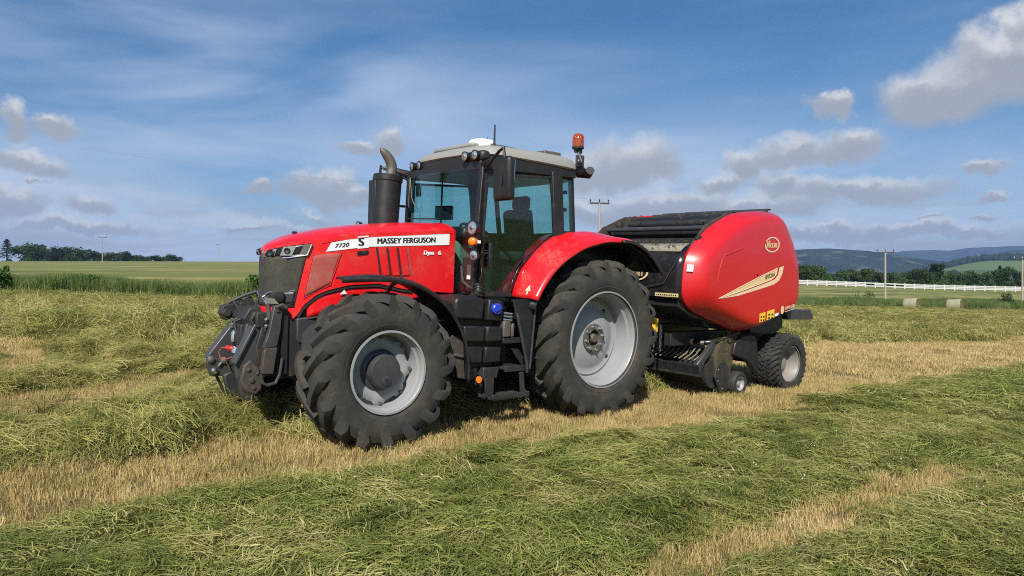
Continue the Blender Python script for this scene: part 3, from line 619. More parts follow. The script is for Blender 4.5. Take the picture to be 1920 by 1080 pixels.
    bush('dock_plant', 'tiny dark weed standing up in the verge left of the leafy bush', 127, 39.5, 1.25, .35, M['leaf'], 7)
    bush('hawthorn_bush', 'low round bush in the far verge near the right edge', 1888, 86, 2.0, 2.6, M['leaf'], 8)
    bush('hawthorn_bush', 'low bush in the far verge between the baler and the power pole', 1622, 84, 1.6, 2.4, M['leaf'], 9)
    bush('nettle_clump', 'bushy weeds in the verge just in front of the tractor nose', 468, 40.5, 1.7, 1.6, M['leaf_light'], 10)
    # woodland strips on the far slopes: too far to tell the trees apart
    g = np.random.default_rng(77); mb = MB()
    for (pa, pb, Y, n, hh) in [(1490, 1760, 620, 150, 8), (1720, 1990, 700, 110, 8), (1740, 2000, 1750, 200, 17), (1490, 1800, 1150, 170, 11), (1500, 1700, 1500, 130, 13), (-40, 40, 470, 14, 6), (330, 520, 560, 90, 4.5), (1560, 1650, 420, 40, 5)]:
        for k in range(n):
            px = pa+(pb-pa)*g.random(); y = Y*(1+g.uniform(-.03, .05)); x = at_px(px, y); z = float(z_base(x, y)); h = hh*g.uniform(.6, 1.1); r = h*g.uniform(.35, .6)
            V = []; m = 7
            for (q, zz) in ((.75, .05), (1.0, .35), (.75, .75), (.15, 1.0)):
                for j in range(m):
                    a = 6.283*j/m; V.append((x+math.cos(a)*r*q*g.uniform(.75, 1.2), y+math.sin(a)*r*q*g.uniform(.75, 1.2), z+h*zz*g.uniform(.9, 1.08)))
            mb.add(V, [(i*m+j, i*m+(j+1) % m, (i+1)*m+(j+1) % m, (i+1)*m+j) for i in range(3) for j in range(m)])
    o = mb.build('distant_woods', M['needle'], angle=20); tag(o, 'strips of woodland across the far fields and hillsides', 'woods', kind='stuff')
build_trees()

# ------------------------------------------------------------------ white fence, poles, wires, cottage, bales
def build_far_things():
    Y = 190.0; xs = [at_px(1478+17.8*i+.03*i*i, Y) for i in range(28)]
    r = empty('white_fence', place(xs[0], Y)); tag(r, 'long white painted rail fence in front of the trees', 'fence'); bx, by, bz = r.location
    for i, x in enumerate(xs):
        z = float(z_base(x, Y)); MB().span((x-.16-bx, -.16, z-.4-bz), (x+.16-bx, .16, z+1.48-bz)).build('post', M['white_wood'], r)
        if i:
            x0 = xs[i-1]; z0 = float(z_base(x0, Y))
            for lo, hi in (((.30, .60), (.70, .98), (1.08, 1.36)) if i not in (9, 11, 12) else ((.30, .60), (1.08, 1.36))):
                mb = MB(); P = [(x0+.16-bx, -.05, z0+lo-bz), (x-.16-bx, -.05, z+lo-bz), (x-.16-bx, -.05, z+hi-bz), (x0+.16-bx, -.05, z0+hi-bz)]
                mb.add(P+[(p[0], .05, p[2]) for p in P], [(0, 1, 2, 3), (7, 6, 5, 4), (0, 4, 5, 1), (1, 5, 6, 2), (2, 6, 7, 3), (3, 7, 4, 0)]); mb.build('plank', M['white_wood'], r)
    def pole(px, Y, h, arm, rz, label, three=True):
        X = at_px(px, Y); r = empty('power_pole', place(X, Y), rz); tag(r, label, 'power pole', 'wooden power poles across the fields')
        MB().tube([(0, 0, -.5), (0, 0, h)], [.16, .11], 8).build('pole_shaft', M['pole'], r)
        MB().box((0, 0, h+.02), (arm, .14, .16)).build('crossarm', M['dark'], r)
        for x in ((-arm/2+.1, .0, arm/2-.1) if three else (-arm/2+.1, arm/2-.1)):
            MB().lathe([(.03, 0), (.03, .12), (.10, .15), (.07, .22), (.10, .27), (.06, .36), (0, .38)], (x, 0, h+.1), (0, 0, 1), 8).build('insulator', M['black_gloss'], r)
        return r, h
    pole(1124, 82, 10.3, 2.35, R(8), 'pole with crossarm rising between the cab and the baler'); pole(1660, 105, 6.9, 2.55, R(-4), 'pale pole with crossarm standing right of the baler'); pole(1917, 108, 6.6, 2.6, 0, 'pale pole cut by the right edge of the photo')
    pole(192, 238, 8.6, 2.6, R(30), 'thin dark pole in front of the tree belt on the left', False); pole(410, 340, 8.2, 2.4, R(30), 'faint distant pole right of the tree belt', False)
    p = Vector(place(at_px(1124, 82), 82))+Vector((0, 0, 10.8)); q = Vector((-46, 52, 14.9))
    for k, dx in enumerate((-1.05, 0, 1.05)):
        a = p+Vector((dx*.99, dx*.14, 0)); b = q+Vector((dx*.6, dx*.8, 0)); pts = [a.lerp(b, t)+Vector((0, 0, -1.0*4*t*(1-t))) for t in np.linspace(0, 1, 24)]
        o = MB().tube([v-p for v in pts], .0045, 5).build('power_line', M['wire'], None); o.location = p
        tag(o, ('left', 'middle', 'right')[k]+' one of three thin overhead power lines where they meet the crossarm behind the cab', 'power line', 'overhead power lines on the left')
    # cottage far off
    X, Y = at_px(1650, 640), 640.; r = empty('cottage', place(X, Y, 8)); tag(r, 'tiny white cottage far away among the fields', 'cottage')
    MB().span((-4, -3, -9), (4, 3, 3)).build('wall', M['white_wood'], r); MB().prism([(-3.4, 3), (3.4, 3), (0, 5.4)], 'x', -4.3, 4.3).build('roof', M['dark'], r)
    # two round bales
    for k, (px, Y, rz, lab) in enumerate(((1709, 72, R(-50), 'round hay bale nearer the baler, left one of the pair'), (1790, 72, R(-48), 'round hay bale farther right, the right one of the pair'))):
        g = np.random.default_rng(k+3); X = at_px(px, Y); r = empty('hay_bale', place(X, Y, .60), rz); tag(r, lab, 'hay bale', 'round bales in the field'); mb = MB()
        prof = [(.60, -.61), (.625, -.57), (.64, -.4), (.63, -.2), (.645, 0), (.635, .2), (.64, .4), (.625, .57), (.60, .61)]
        mb.lathe(prof, axis=(1, 0, 0), n=36); mb.v = [(x, y*(1+.018*math.sin(9*x+3*k)), max(z*(1+.02*math.sin(5*y+x*4)), -.585)) for x, y, z in mb.v]; mb.build('net_wrap', M['bale'], r, 60)
        for s in (-1, 1):
            e = MB(); pts = [(0, s*.56)]; e.lathe([(.60, s*.605), (.55, s*.625), (.42, s*.60), (.40, s*.63), (.26, s*.605), (.24, s*.635), (.1, s*.61), (0, s*.62)], axis=(1, 0, 0), n=36)
            e.v = [(x, y, max(z, -.585)) for x, y, z in e.v]; e.build('bale_end', M['bale_end'], r, 60)
build_far_things()

# ------------------------------------------------------------------ lettering helper (flat print as mesh)
def lettering(name, text, size, m, parent, fn, bold=0.0, xs=1.0, spacing=1.0, shear=0.0, thick=0.0):
    cu = bpy.data.curves.new(name, 'FONT'); cu.body = text; cu.size = size; cu.space_character = spacing; cu.shear = shear; cu.extrude = thick
    tmp = bpy.data.objects.new(name+'_tmp', cu); COL.objects.link(tmp); dg = bpy.context.evaluated_depsgraph_get(); dg.update()
    me = bpy.data.meshes.new_from_object(tmp.evaluated_get(dg)); bpy.data.objects.remove(tmp); me.name = name
    V = []; F = []; n = len(me.vertices)                       # bold type: the strokes printed three times, a hair apart
    for dx in ((0.0,) if not bold else (-bold, 0.0, bold)):
        b = len(V); V += [fn((v.co.x+dx)*xs, v.co.y) for v in me.vertices]; F += [tuple(b+i for i in p.vertices) for p in me.polygons]
    if bold: V = [(x, y+(.0004 if i >= n else 0)*(1+i//n), z) for i, (x, y, z) in enumerate(V)]
    me = bpy.data.meshes.new(name); me.from_pydata(V, [], F)
    me.materials.clear(); me.materials.append(m); o = bpy.data.objects.new(name, me); link(o, parent); return o

# ------------------------------------------------------------------ wheels
def tyre_mesh(Rr, rim, W, nl, lh, lw, dfac=.55, block=False):
    mb = MB(); Rc = Rr-lh; d = Rc-rim; h = W/2
    prof = [(rim+.0*d, -.80*h), (rim+.03, -.86*h), (rim+.18*d, -.95*h), (rim+.42*d, -1.0*h), (rim+.68*d, -.985*h), (Rc-.085, -.95*h), (Rc-.035, -.86*h), (Rc-.012, -.60*h), (Rc, -.2*h)]
    prof = prof+[(r, -y) for r, y in reversed(prof)]
    mb.lathe(prof, n=72)
    # rings moulded on the sidewall
    for s in (-1, 1):
        mb.lathe([(rim+.06, s*.90*h), (rim+.075, s*(.92*h+.012)), (rim+.10, s*(.93*h+.008)), (rim+.115, s*.93*h)], n=72)
    delta = dfac*W/Rr; g = np.random.default_rng(int(Rr*1000))
    for side in (-1, 1):
        for i in range(nl):
            a0 = 2*math.pi*(i+(0 if side > 0 else .5))/nl
            st = [(.02, Rc-.02, .02, Rr, 0), (.22, Rc-.02, .22, Rr-.003, .36), (.40, Rc-.03, .40, Rr-.010, .68), (.47, Rc-.05, .475, Rr-.028, .90), (.485, Rc-.10, .505, Rc-.075, 1.0), (.485, Rc-.15, .499, Rc-.145, 1.04)]
            if block: st = st[:5]
            V = []; wv = 1+g.uniform(-.04, .04)
            for k, (yb, rb, yt, rt, t) in enumerate(st):
                th = a0-delta*t; k2 = min(k+1, len(st)-1); k1 = max(k-1, 0)
                dy = .47*W*side; dth = -.9*delta*Rr; L = math.hypot(dy, dth); ny, nt = -dth/L, dy/L
                e = (0, 0, .1, .45, .85, 1)[k]; ny *= 1-e; nt = nt*(1-e)+side*e; L = math.hypot(ny, nt); ny /= L; nt /= L
                wide = (.85, .95, 1.05, 1.15, 1.15, 1.1)[k]
                for (y, r, wd) in ((yb, rb, lw*1.45*wide), (yt, rt, lw*wide*wv)):
                    for sg in (-1, 1):
                        yy = y*W*side+sg*ny*wd/2; aa = th+sg*nt*wd/2/r; V.append((r*math.sin(aa), yy, r*math.cos(aa)))
            n = len(st); F = []
            for k in range(n-1):
                b = 4*k; c = b+4
                F += [(b, c, c+2, b+2), (b+2, c+2, c+3, b+3), (b+3, c+3, c+1, b+1)]
            F += [(0, 2, 3, 1), (4*n-4, 4*n-3, 4*n-1, 4*n-2)]
            if side < 0: F = [tuple(reversed(f)) for f in F]
            mb.add(V, F)
    return mb
def rear_wheel(parent, x, y, z, side):
    mb = MB(); s = side
    mb.lathe([(.555, s*.235), (.572, s*.235), (.572, s*.222), (.548, s*.205), (.535, s*.16), (.528, s*.13), (.500, s*.115), (.492, s*.06), (.490, s*-.06), (.475, s*-.075), (.46, s*-.07)], n=64)
    mb.lathe([(.535, s*-.20), (.49, s*-.10), (.49, s*-.05), (.462, s*-.055), (.445, s*-.035), (.40, s*-.05), (.36, s*-.035), (.30, s*.0), (.22, s*.015), (.175, s*.02), (.17, s*.03), (.17, s*.01)], n=64)
    w = mb.build('rear_wheel', M['rim'], parent, 40, fix=False); w.location = (x, y, z)
    t = tyre_mesh(.945, .545, .52, 19, .048, .066).build('tyre', M['tyre'], w, 32)
    hb = MB(); hb.lathe([(.175, s*.025), (.172, s*.045), (.10, s*.048), (.095, s*.03), (.09, s*-.04), (.0, s*-.045)], n=32)
    hb.lathe([(.055, s*-.04), (.055, s*.045), (.045, s*.06), (0, s*.06)], n=24); hb.build('hub', M['exhaust'], w)
    for k in range(8):
        a = k*math.pi/4+.2; c = (math.sin(a)*.138, s*.046, math.cos(a)*.138)
        MB().lathe([(.021, 0), (.021, s*.018), (.016, s*.022), (.014, s*.038), (0, s*.04)], c, n=8).build('wheel_nut', M['chrome'], w)
    for k in range(4):
        a = k*math.pi/2+2.5; c = (math.sin(a)*.40, s*-.042, math.cos(a)*.40); MB().lathe([(.026, 0), (.024, s*.003), (0, s*.003)], c, n=14).build('valve_hole', M['ink'], w)
    return w
def front_wheel(parent, x, y, z, side):
    mb = MB(); s = side
    mb.lathe([(.372, s*.235), (.392, s*.235), (.392, s*.222), (.370, s*.205), (.362, s*.16), (.345, s*.15), (.338, s*.10), (.335, s*.0), (.330, s*-.02), (.335, s*-.10), (.37, s*-.2)], n=56)
    mb.lathe([(.338, s*.0), (.18, s*.0)], n=48)
    # eight-lobed steel centre disc
    n = 96; ring = []
    for r0, yy in ((1, .045), (.93, .06), (.75, .062), (.62, .04), (.55, .035)):
        row = []
        for j in range(n+1):
            a = 2*math.pi*j/n; lob = .5+.5*math.cos(8*a); edge = .300+.034*min(1, max(0, (lob-.25)*2.2)); r = edge*r0 if r0 > .9 else .305*r0
            row.append((r*math.sin(a), s*yy, r*math.cos(a)))
        ring.append(row)
    mb.grid(ring, s > 0)
    w = mb.build('front_wheel', M['rim'], parent, 40); w.location = (x, y, z)
    tyre_mesh(.737, .37, .50, 16, .048, .070, .66).build('tyre', M['tyre'], w, 32)
    hb = MB(); hb.lathe([(.20, s*.02), (.20, s*.052), (.175, s*.07), (.160, s*.075), (.156, s*.165), (.148, s*.178), (.0, s*.182)], n=40)
    hb.lathe([(.05, s*.18), (.05, s*.187), (.04, s*.19), (0, s*.19)], (.0, 0, -.085), n=14); hub = hb.build('hub', M['grey_metal'], w, 30)
    hb = MB().box((0, s*.19, -.085), (.022, .008, .05)); hb.build('oil_plug', M['dark'], hub)
    for k in range(8):
        a = k*math.pi/4; c = (math.sin(a)*.312, s*.062, math.cos(a)*.312); MB().lathe([(.016, 0), (.016, s*.02), (0, s*.022)], c, n=8).build('wheel_bolt', M['exhaust'], w)
    MB().tube([(.33, s*.10, .08), (.345, s*.16, .09), (.34, s*.2, .10)], .007, 6).build('valve', M['ink'], w)
    return w

# ------------------------------------------------------------------ bonnet surface
BW, BX0, BXN, BP = .45, 2.7, 3.70, 2.6
def th_of(tx):
    if tx <= BX0: return 90.0
    c = ((tx-BX0)/(BXN-BX0))**(BP/2); return math.degrees(math.acos(min(1, c)))
def plan(th):
    """point on the bonnet's plan outline: angle 0 = nose tip, 90 = where the straight sides begin, beyond that straight back"""
    s = 1 if th >= 0 else -1; t = abs(th)
    if t <= 90: return BX0+(BXN-BX0)*max(math.cos(R(t)), 0)**(2/BP), s*BW*math.sin(R(t))**(2/BP)
    return BX0-(t-90)*.01, s*BW
def th_x(tx, side=1): return side*(th_of(tx) if tx > BX0 else 90+(BX0-tx)*100)
def plan_n(th):
    a = Vector(plan(th-.6)); b = Vector(plan(th+.6)); t = (b-a).normalized(); return Vector((-t.y, t.x))*-1.0
def wp(th, z, off=0.0):
    x, y = plan(th); n = plan_n(th)
    if n.x*(x-2.6)+n.y*y < 0: n = -n
    return (x+n.x*off, y+n.y*off, z)
Zs = lambda tx: lerp(tx, [1.8, 2.776, 3.109, 3.381, 3.56, 3.70], [2.108, 2.014, 1.962, 1.902, 1.865, 1.80])
Zc = lambda tx: lerp(tx, [1.8, 2.28, 2.785, 3.135, 3.465, 3.62, 3.70], [2.195, 2.167, 2.109, 2.046, 1.960, 1.885, 1.835])
Zb = lambda tx: lerp(tx, [1.8, 2.04, 2.39, 2.70, 3.0, 3.137, 3.25, 3.336, 3.436, 3.50, 3.53, 3.70], [1.428, 1.438, 1.46, 1.512, 1.495, 1.462, 1.43, 1.387, 1.293, 1.175, 1.160, 1.175])
def wall_panel(poly, off, name, m, parent, skirt=.02, nu=14, nv=6):
    """quad panel given by 4 corners (theta, z), following the bonnet wall, standing proud by off"""
    (a, b, c, d) = poly; mb = MB(); P = []
    for i in range(nu+1):
        u = i/nu; row = []
        lo = [a[k]+(b[k]-a[k])*u for k in (0, 1)]; hi = [d[k]+(c[k]-d[k])*u for k in (0, 1)]
        for j in range(nv+1):
            v = j/nv; row.append(wp(lo[0]+(hi[0]-lo[0])*v, lo[1]+(hi[1]-lo[1])*v, off))
        P.append(row)
    mb.grid(P); o = mb.build(name, m, parent, 60, fix=True)
    if skirt: md = o.modifiers.new('thickness', 'SOLIDIFY'); md.thickness = skirt; md.offset = -1 if True else 0
    return o
def wall_bar(pts, w, off, mb):
    """bar following a polyline of (theta, z) on the bonnet wall"""
    mb.tube([wp(t, z, off) for t, z in pts], w, 6)

# ------------------------------------------------------------------ TRACTOR
tr = empty('tractor'); tag(tr, 'red farm tractor with grey cab roof, big lugged tyres and front linkage, pulling the baler', 'tractor')
piv = Vector((OX, OY, 0))+1.08*Vector((math.sin(HA), -math.cos(HA), 0))
tr.matrix_world = Matrix.Translation(piv) @ Matrix.Rotation(R(180)+HA, 4, 'Z') @ Matrix.Rotation(-PHI, 4, 'X') @ Matrix.Translation((0, -1.08, 0))
T = tr
def build_bonnet():
    ths = [-180]+[-90-k*10 for k in range(8, -1, -1)]+list(np.arange(-84, 85, 4.0))+[90+k*10 for k in range(9)]+[180]
    mb = MB(); wall = []; nz = 9
    for t in ths:
        x, y = plan(t); zb, zs = Zb(x), Zs(x); wall.append([(x, y*(1-.012*(zs-z)), z) for z in np.linspace(zb, zs, nz)])
    mb.grid(wall, False)
    cap = []
    for i, t in enumerate(ths):
        x, y = plan(t); zs, zc = Zs(x), Zc(x); row = []
        for k in range(9):
            r = 1-k/8; f = 1-r**3.2; row.append((x-(.05*(1-r) if abs(t) < 60 else 0)*0, y*r, zs+(zc-zs)*f))
        cap.append(row)
    mb.grid(cap, False)
    # rear wall of the bonnet
    mb.prism([(-.445, 1.43), (.445, 1.43), (.445, 2.10), (.3, 2.165), (-.3, 2.165), (-.445, 2.10)], 'x', 1.785, 1.81)
    b = mb.build('bonnet', M['red'], T, 42, fix=True)
    # crease running along the bonnet edge
    for s in (1, -1):
        cr = MB(); wall_bar([(th_x(x, s), Zs(x)-.035) for x in np.linspace(1.82, 3.3, 26)], .006, .001, cr); cr.build('bonnet_crease', M['red'], b)
    # grille, lamps
    wall_panel([(39.6, 1.272), (-39.6, 1.272), (-48.5, 1.752), (48.5, 1.752)], .010, 'grille', M['grille'], T, .012, 44, 10)
    for s in (1, -1):
        q = lambda t, z: (s*t, z)
        hl = wall_panel([q(4, 1.738), q(49.7, 1.762), q(52.7, 1.881), q(9, 1.80)], .016, 'headlight', M['black_gloss'], T, .02, 22, 4)
        f = MB(); wall_bar([q(3, 1.742), q(33, 1.733), q(49.5, 1.768), q(52.5, 1.872)], .008, .022, f); wall_bar([q(3, 1.742), q(11, 1.80)], .005, .022, f); f.build('headlight_trim', M['chrome'], hl)
        wall_panel([q(43.5, 1.772), q(49.3, 1.778), q(52, 1.872), q(47, 1.866)], .021, 'side_lens', M['exhaust'], hl, 0, 4, 3)
        wall_panel([q(12, 1.752), q(20, 1.752), q(22.5, 1.815), q(14, 1.80)], .024, 'lamp_unit', M['lens'], hl, 0, 4, 3)
        for tt, zz in ((17, 1.782), (33, 1.80)): MB().lathe([(.030, 0), (.030, .014), (.024, .018), (.018, .008), (0, .004)], wp(s*tt, zz, .02), (Vector(wp(s*tt, zz, .1))-Vector(wp(s*tt, zz, 0))), 14).build('lamp_bowl', M['ink'], hl)
        wall_panel([q(26, 1.752), q(37, 1.757), q(41, 1.852), q(29, 1.832)], .024, 'lamp_unit', M['lens'], hl, 0, 4, 3)
        fg = wall_panel([q(10.5, 1.288), q(39, 1.303), q(40.6, 1.423), q(12.0, 1.396)], .012, 'fog_lamp', M['ink'], T, .004, 18, 4)
        f = MB(); wall_bar([q(10.5, 1.288), q(2.5, 1.355), q(12.6, 1.398), q(40.4, 1.427)], .009, .018, f); f.build('fog_lamp_trim', M['chrome'], fg)
        f = MB(); wall_bar([q(10.5, 1.288), q(39, 1.303), q(40, 1.425)], .007, .016, f); f.build('fog_lamp_surround', M['black_gloss'], fg)
        wall_panel([q(9, 1.293), q(26, 1.297), q(21, 1.345), q(5.5, 1.352)], .018, 'reflector_plate', M['chrome'], fg, 0, 5, 3)
        c = Vector(wp(s*27, 1.362, .0)); n = (Vector(wp(s*27, 1.362, .1))-c).normalized()
        MB().lathe([(.048, -.01), (.052, .02), (.046, .045), (.0, .05)], c, n, 18).build('spot_lamp', M['black_gloss'], fg)
        # dusty side mesh
        mp = wall_panel([q(47.1, 1.354), q(65.7, 1.492), q(72, 1.806), q(53.7, 1.771)], .004, 'side_mesh', M['red_mesh'], T, .004, 12, 8)
        f = MB(); wall_bar([q(47.1, 1.354), q(65.7, 1.492), q(72, 1.806), q(53.7, 1.771), q(47.1, 1.354)], .005, .005, f); f.build('mesh_frame', M['red'], mp)
        # cooling slots behind the mesh
        for k in range(4):
            x0 = 2.69-k*.118; lo, hi = 1.594+.003*k, 1.872+.006*k
            f = MB(); P = [(x0, lo), (x0-.020, lo), (x0+.030, hi), (x0+.052, hi)]
            f.prism([(p[0], p[1]) for p in P], 'y', s*.4485, s*.4525) if s > 0 else f.prism([(p[0], p[1]) for p in P], 'y', -.4525, -.4485)
            f.build('cooling_slot', M['ink'] if k < 3 else M['red_mesh'], T)
            if k < 3:
                f = MB(); P = [(x0-.026, lo), (x0-.108, lo+.003), (x0-.058, hi), (x0+.024, hi)]
                f.prism(P, 'y', min(s*.449, s*.459), max(s*.449, s*.459)); f.build('louvre', M['red'], T, bevel=.004)
        # lower red side panel under the groove
        xs = np.linspace(3.40, 1.95, 24); P = []
        for x in xs:
            zb = lerp(x, [1.95, 2.5, 3.283, 3.40], [1.44, 1.30, 1.198, 1.172]); zt = Zb(x)-.012; yy = s*(plan(th_x(x, 1))[1]-.028)
            P.append([(x, yy, zb+(max(zt, zb+.005)-zb)*j/4) for j in range(5)])
        MB().grid(P).build('lower_panel', M['red'], T, fix=True, solid=.02)
        g = MB(); wall_bar([(th_x(x, s), Zb(x)-.018) for x in np.linspace(3.49, 2.3, 30)], .026, -.034, g); g.build('panel_groove', M['ink'], T)
        g = MB(); g.tube([(x, s*(plan(th_x(x, 1))[1]-.02), lerp(x, [1.95, 2.5, 3.283, 3.40], [1.44, 1.30, 1.198, 1.172])-.012) for x in np.linspace(3.46, 2.4, 20)], .012, 6); g.build('panel_seal', M['black'], T)
        # white side stripe with lettering
        st = MB(); up = [(3.206, 1.896), (2.947, 1.956), (2.946, 1.968), (2.828, 1.987), (2.827, 1.975), (1.865, 2.061)]; lo = [(3.254, 1.807), (2.944, 1.858), (2.943, 1.850), (2.824, 1.866), (2.823, 1.876), (1.865, 1.944)]
        P = []
        for k in range(5):
            n = 8 if k in (0, 4) else 2
            for i in range(n+(k == 4)):
                u = i/n; A = [up[k][c]+(up[k+1][c]-up[k][c])*u for c in (0, 1)]; B = [lo[k][c]+(lo[k+1][c]-lo[k][c])*u for c in (0, 1)]
                P.append([wp(th_x(A[0], s), A[1], .0045), wp(th_x((A[0]+B[0])/2, s), (A[1]+B[1])/2, .0045), wp(th_x(B[0], s), B[1], .0045)])
        sp = MB().grid(P).build('side_stripe', M['white'], T, 60, fix=True)
        if s > 0:
            def on(x0, z0, sl, off=.0065): return lambda u, v: wp(th_x(x0-u, 1), z0+v+sl*u, off)
            lettering('lettering', 'MASSEY FERGUSON', .078, M['ink'], sp, on(2.735, 1.911, .074), .0042, .99, 1.02)
            lettering('lettering', 'S', .112, M['ink'], sp, on(2.937, 1.880, .10), .0062, 1.15)
            lettering('lettering', '7720', .056, M['ink'], sp, on(3.175, 1.846, .155), .0018, 1.16, 1.08, .22)
            lettering('lettering', 'Dyna', .062, M['white'], T, on(2.186, 1.826, .04), .0040, .98, 1.0)
            lettering('lettering', '6', .062, M['white'], T, on(2.006, 1.833, .04), .0040, 1.2)
            bd = MB().prism([(2.945, 1.785), (2.825, 1.802), (2.826, 1.842), (2.944, 1.826)], 'y', .449, .456).build('engine_badge', M['black_gloss'], T, bevel=.003)
            lettering('lettering', 'AGCO', .022, M['exhaust'], bd, on(2.925, 1.806, .14, .0085), .0, 1.1)
            # little white triangle half hidden by the tyre
            MB().prism([(3.105, 1.40), (3.03, 1.405), (3.06, 1.445)], 'y', .4245, .4285).build('warning_triangle', M['white'], T)
    # nose badge
    MB().ball(wp(0, 1.775, .004), .03, 10, (.4, 1, .9)).build('nose_badge', M['chrome'], T)
    MB().ball((3.40, .0, Zc(3.40)+.01), .02, 8, (1.6, 1, .7)).build('bonnet_catch', M['ink'], T)
build_bonnet()

def build_chassis():
    mb = MB(); mb.span((1.6, -.30, .72), (3.42, .30, 1.42)); mb.span((.2, -.34, .55), (1.7, .34, 1.30)); mb.span((-.35, -.30, .60), (.4, .30, 1.25)); mb.build('engine_block', M['dark'], T, bevel=.02)
    mb = MB(); mb.prism([(3.50, 1.165), (3.22, 1.19), (2.6, 1.24), (2.6, .95), (3.24, .98), (3.47, .93), (3.50, .97)], 'y', .30, .36); mb.prism([(3.50, 1.165), (3.22, 1.19), (2.6, 1.24), (2.6, .95), (3.24, .98), (3.47, .93), (3.50, .97)], 'y', -.36, -.30); mb.build('side_frame', M['grey_metal'], T, bevel=.01)
    mb = MB(); mb.tube([(2.91, -.62, .71), (2.91, -.3, .70), (2.91, .3, .70), (2.91, .62, .71)], [.12, .10, .10, .12], 14); mb.box((2.91, 0, .72), (.42, .36, .34)); mb.build('front_axle', M['dark'], T, 30, .01)
    mb = MB(); mb.tube([(0.03, -.66, .925), (.03, -.4, .925), (.03, .4, .925), (.03, .66, .925)], [.14, .19, .19, .14], 16); mb.build('rear_axle', M['dark'], T)
    mb = MB(); mb.tube([(2.75, -.5, .72), (2.70, -.2, .74), (2.70, .2, .74), (2.75, .5, .72)], .035, 8); mb.build('steering_ram', M['chrome'], T)
    # drawbar and lower links behind
    mb = MB(); mb.span((-1.25, -.09, .45), (-.2, .09, .55)); mb.box((-1.2, 0, .50), (.22, .22, .18))
    for s in (-1, 1): mb.tube([(-.2, s*.35, .62), (-.75, s*.42, .68), (-1.15, s*.45, .72)], .05, 8); mb.tube([(-.35, s*.38, 1.25), (-.8, s*.43, .72)], .03, 8)
    mb.build('hitch', M['dark'], T, bevel=.008)
    # front weight tray / bolster
    mb = MB(); mb.prism([(3.42, .62), (3.66, .60), (3.70, .95), (3.66, 1.16), (3.42, 1.16)], 'y', -.34, .34); mb.build('front_bolster', M['dark'], T, bevel=.012)
build_chassis()
for s in (1, -1):
    rear_wheel(T, .035, s*.86, .922, s); front_wheel(T, 2.908, s*.85, .714, s)

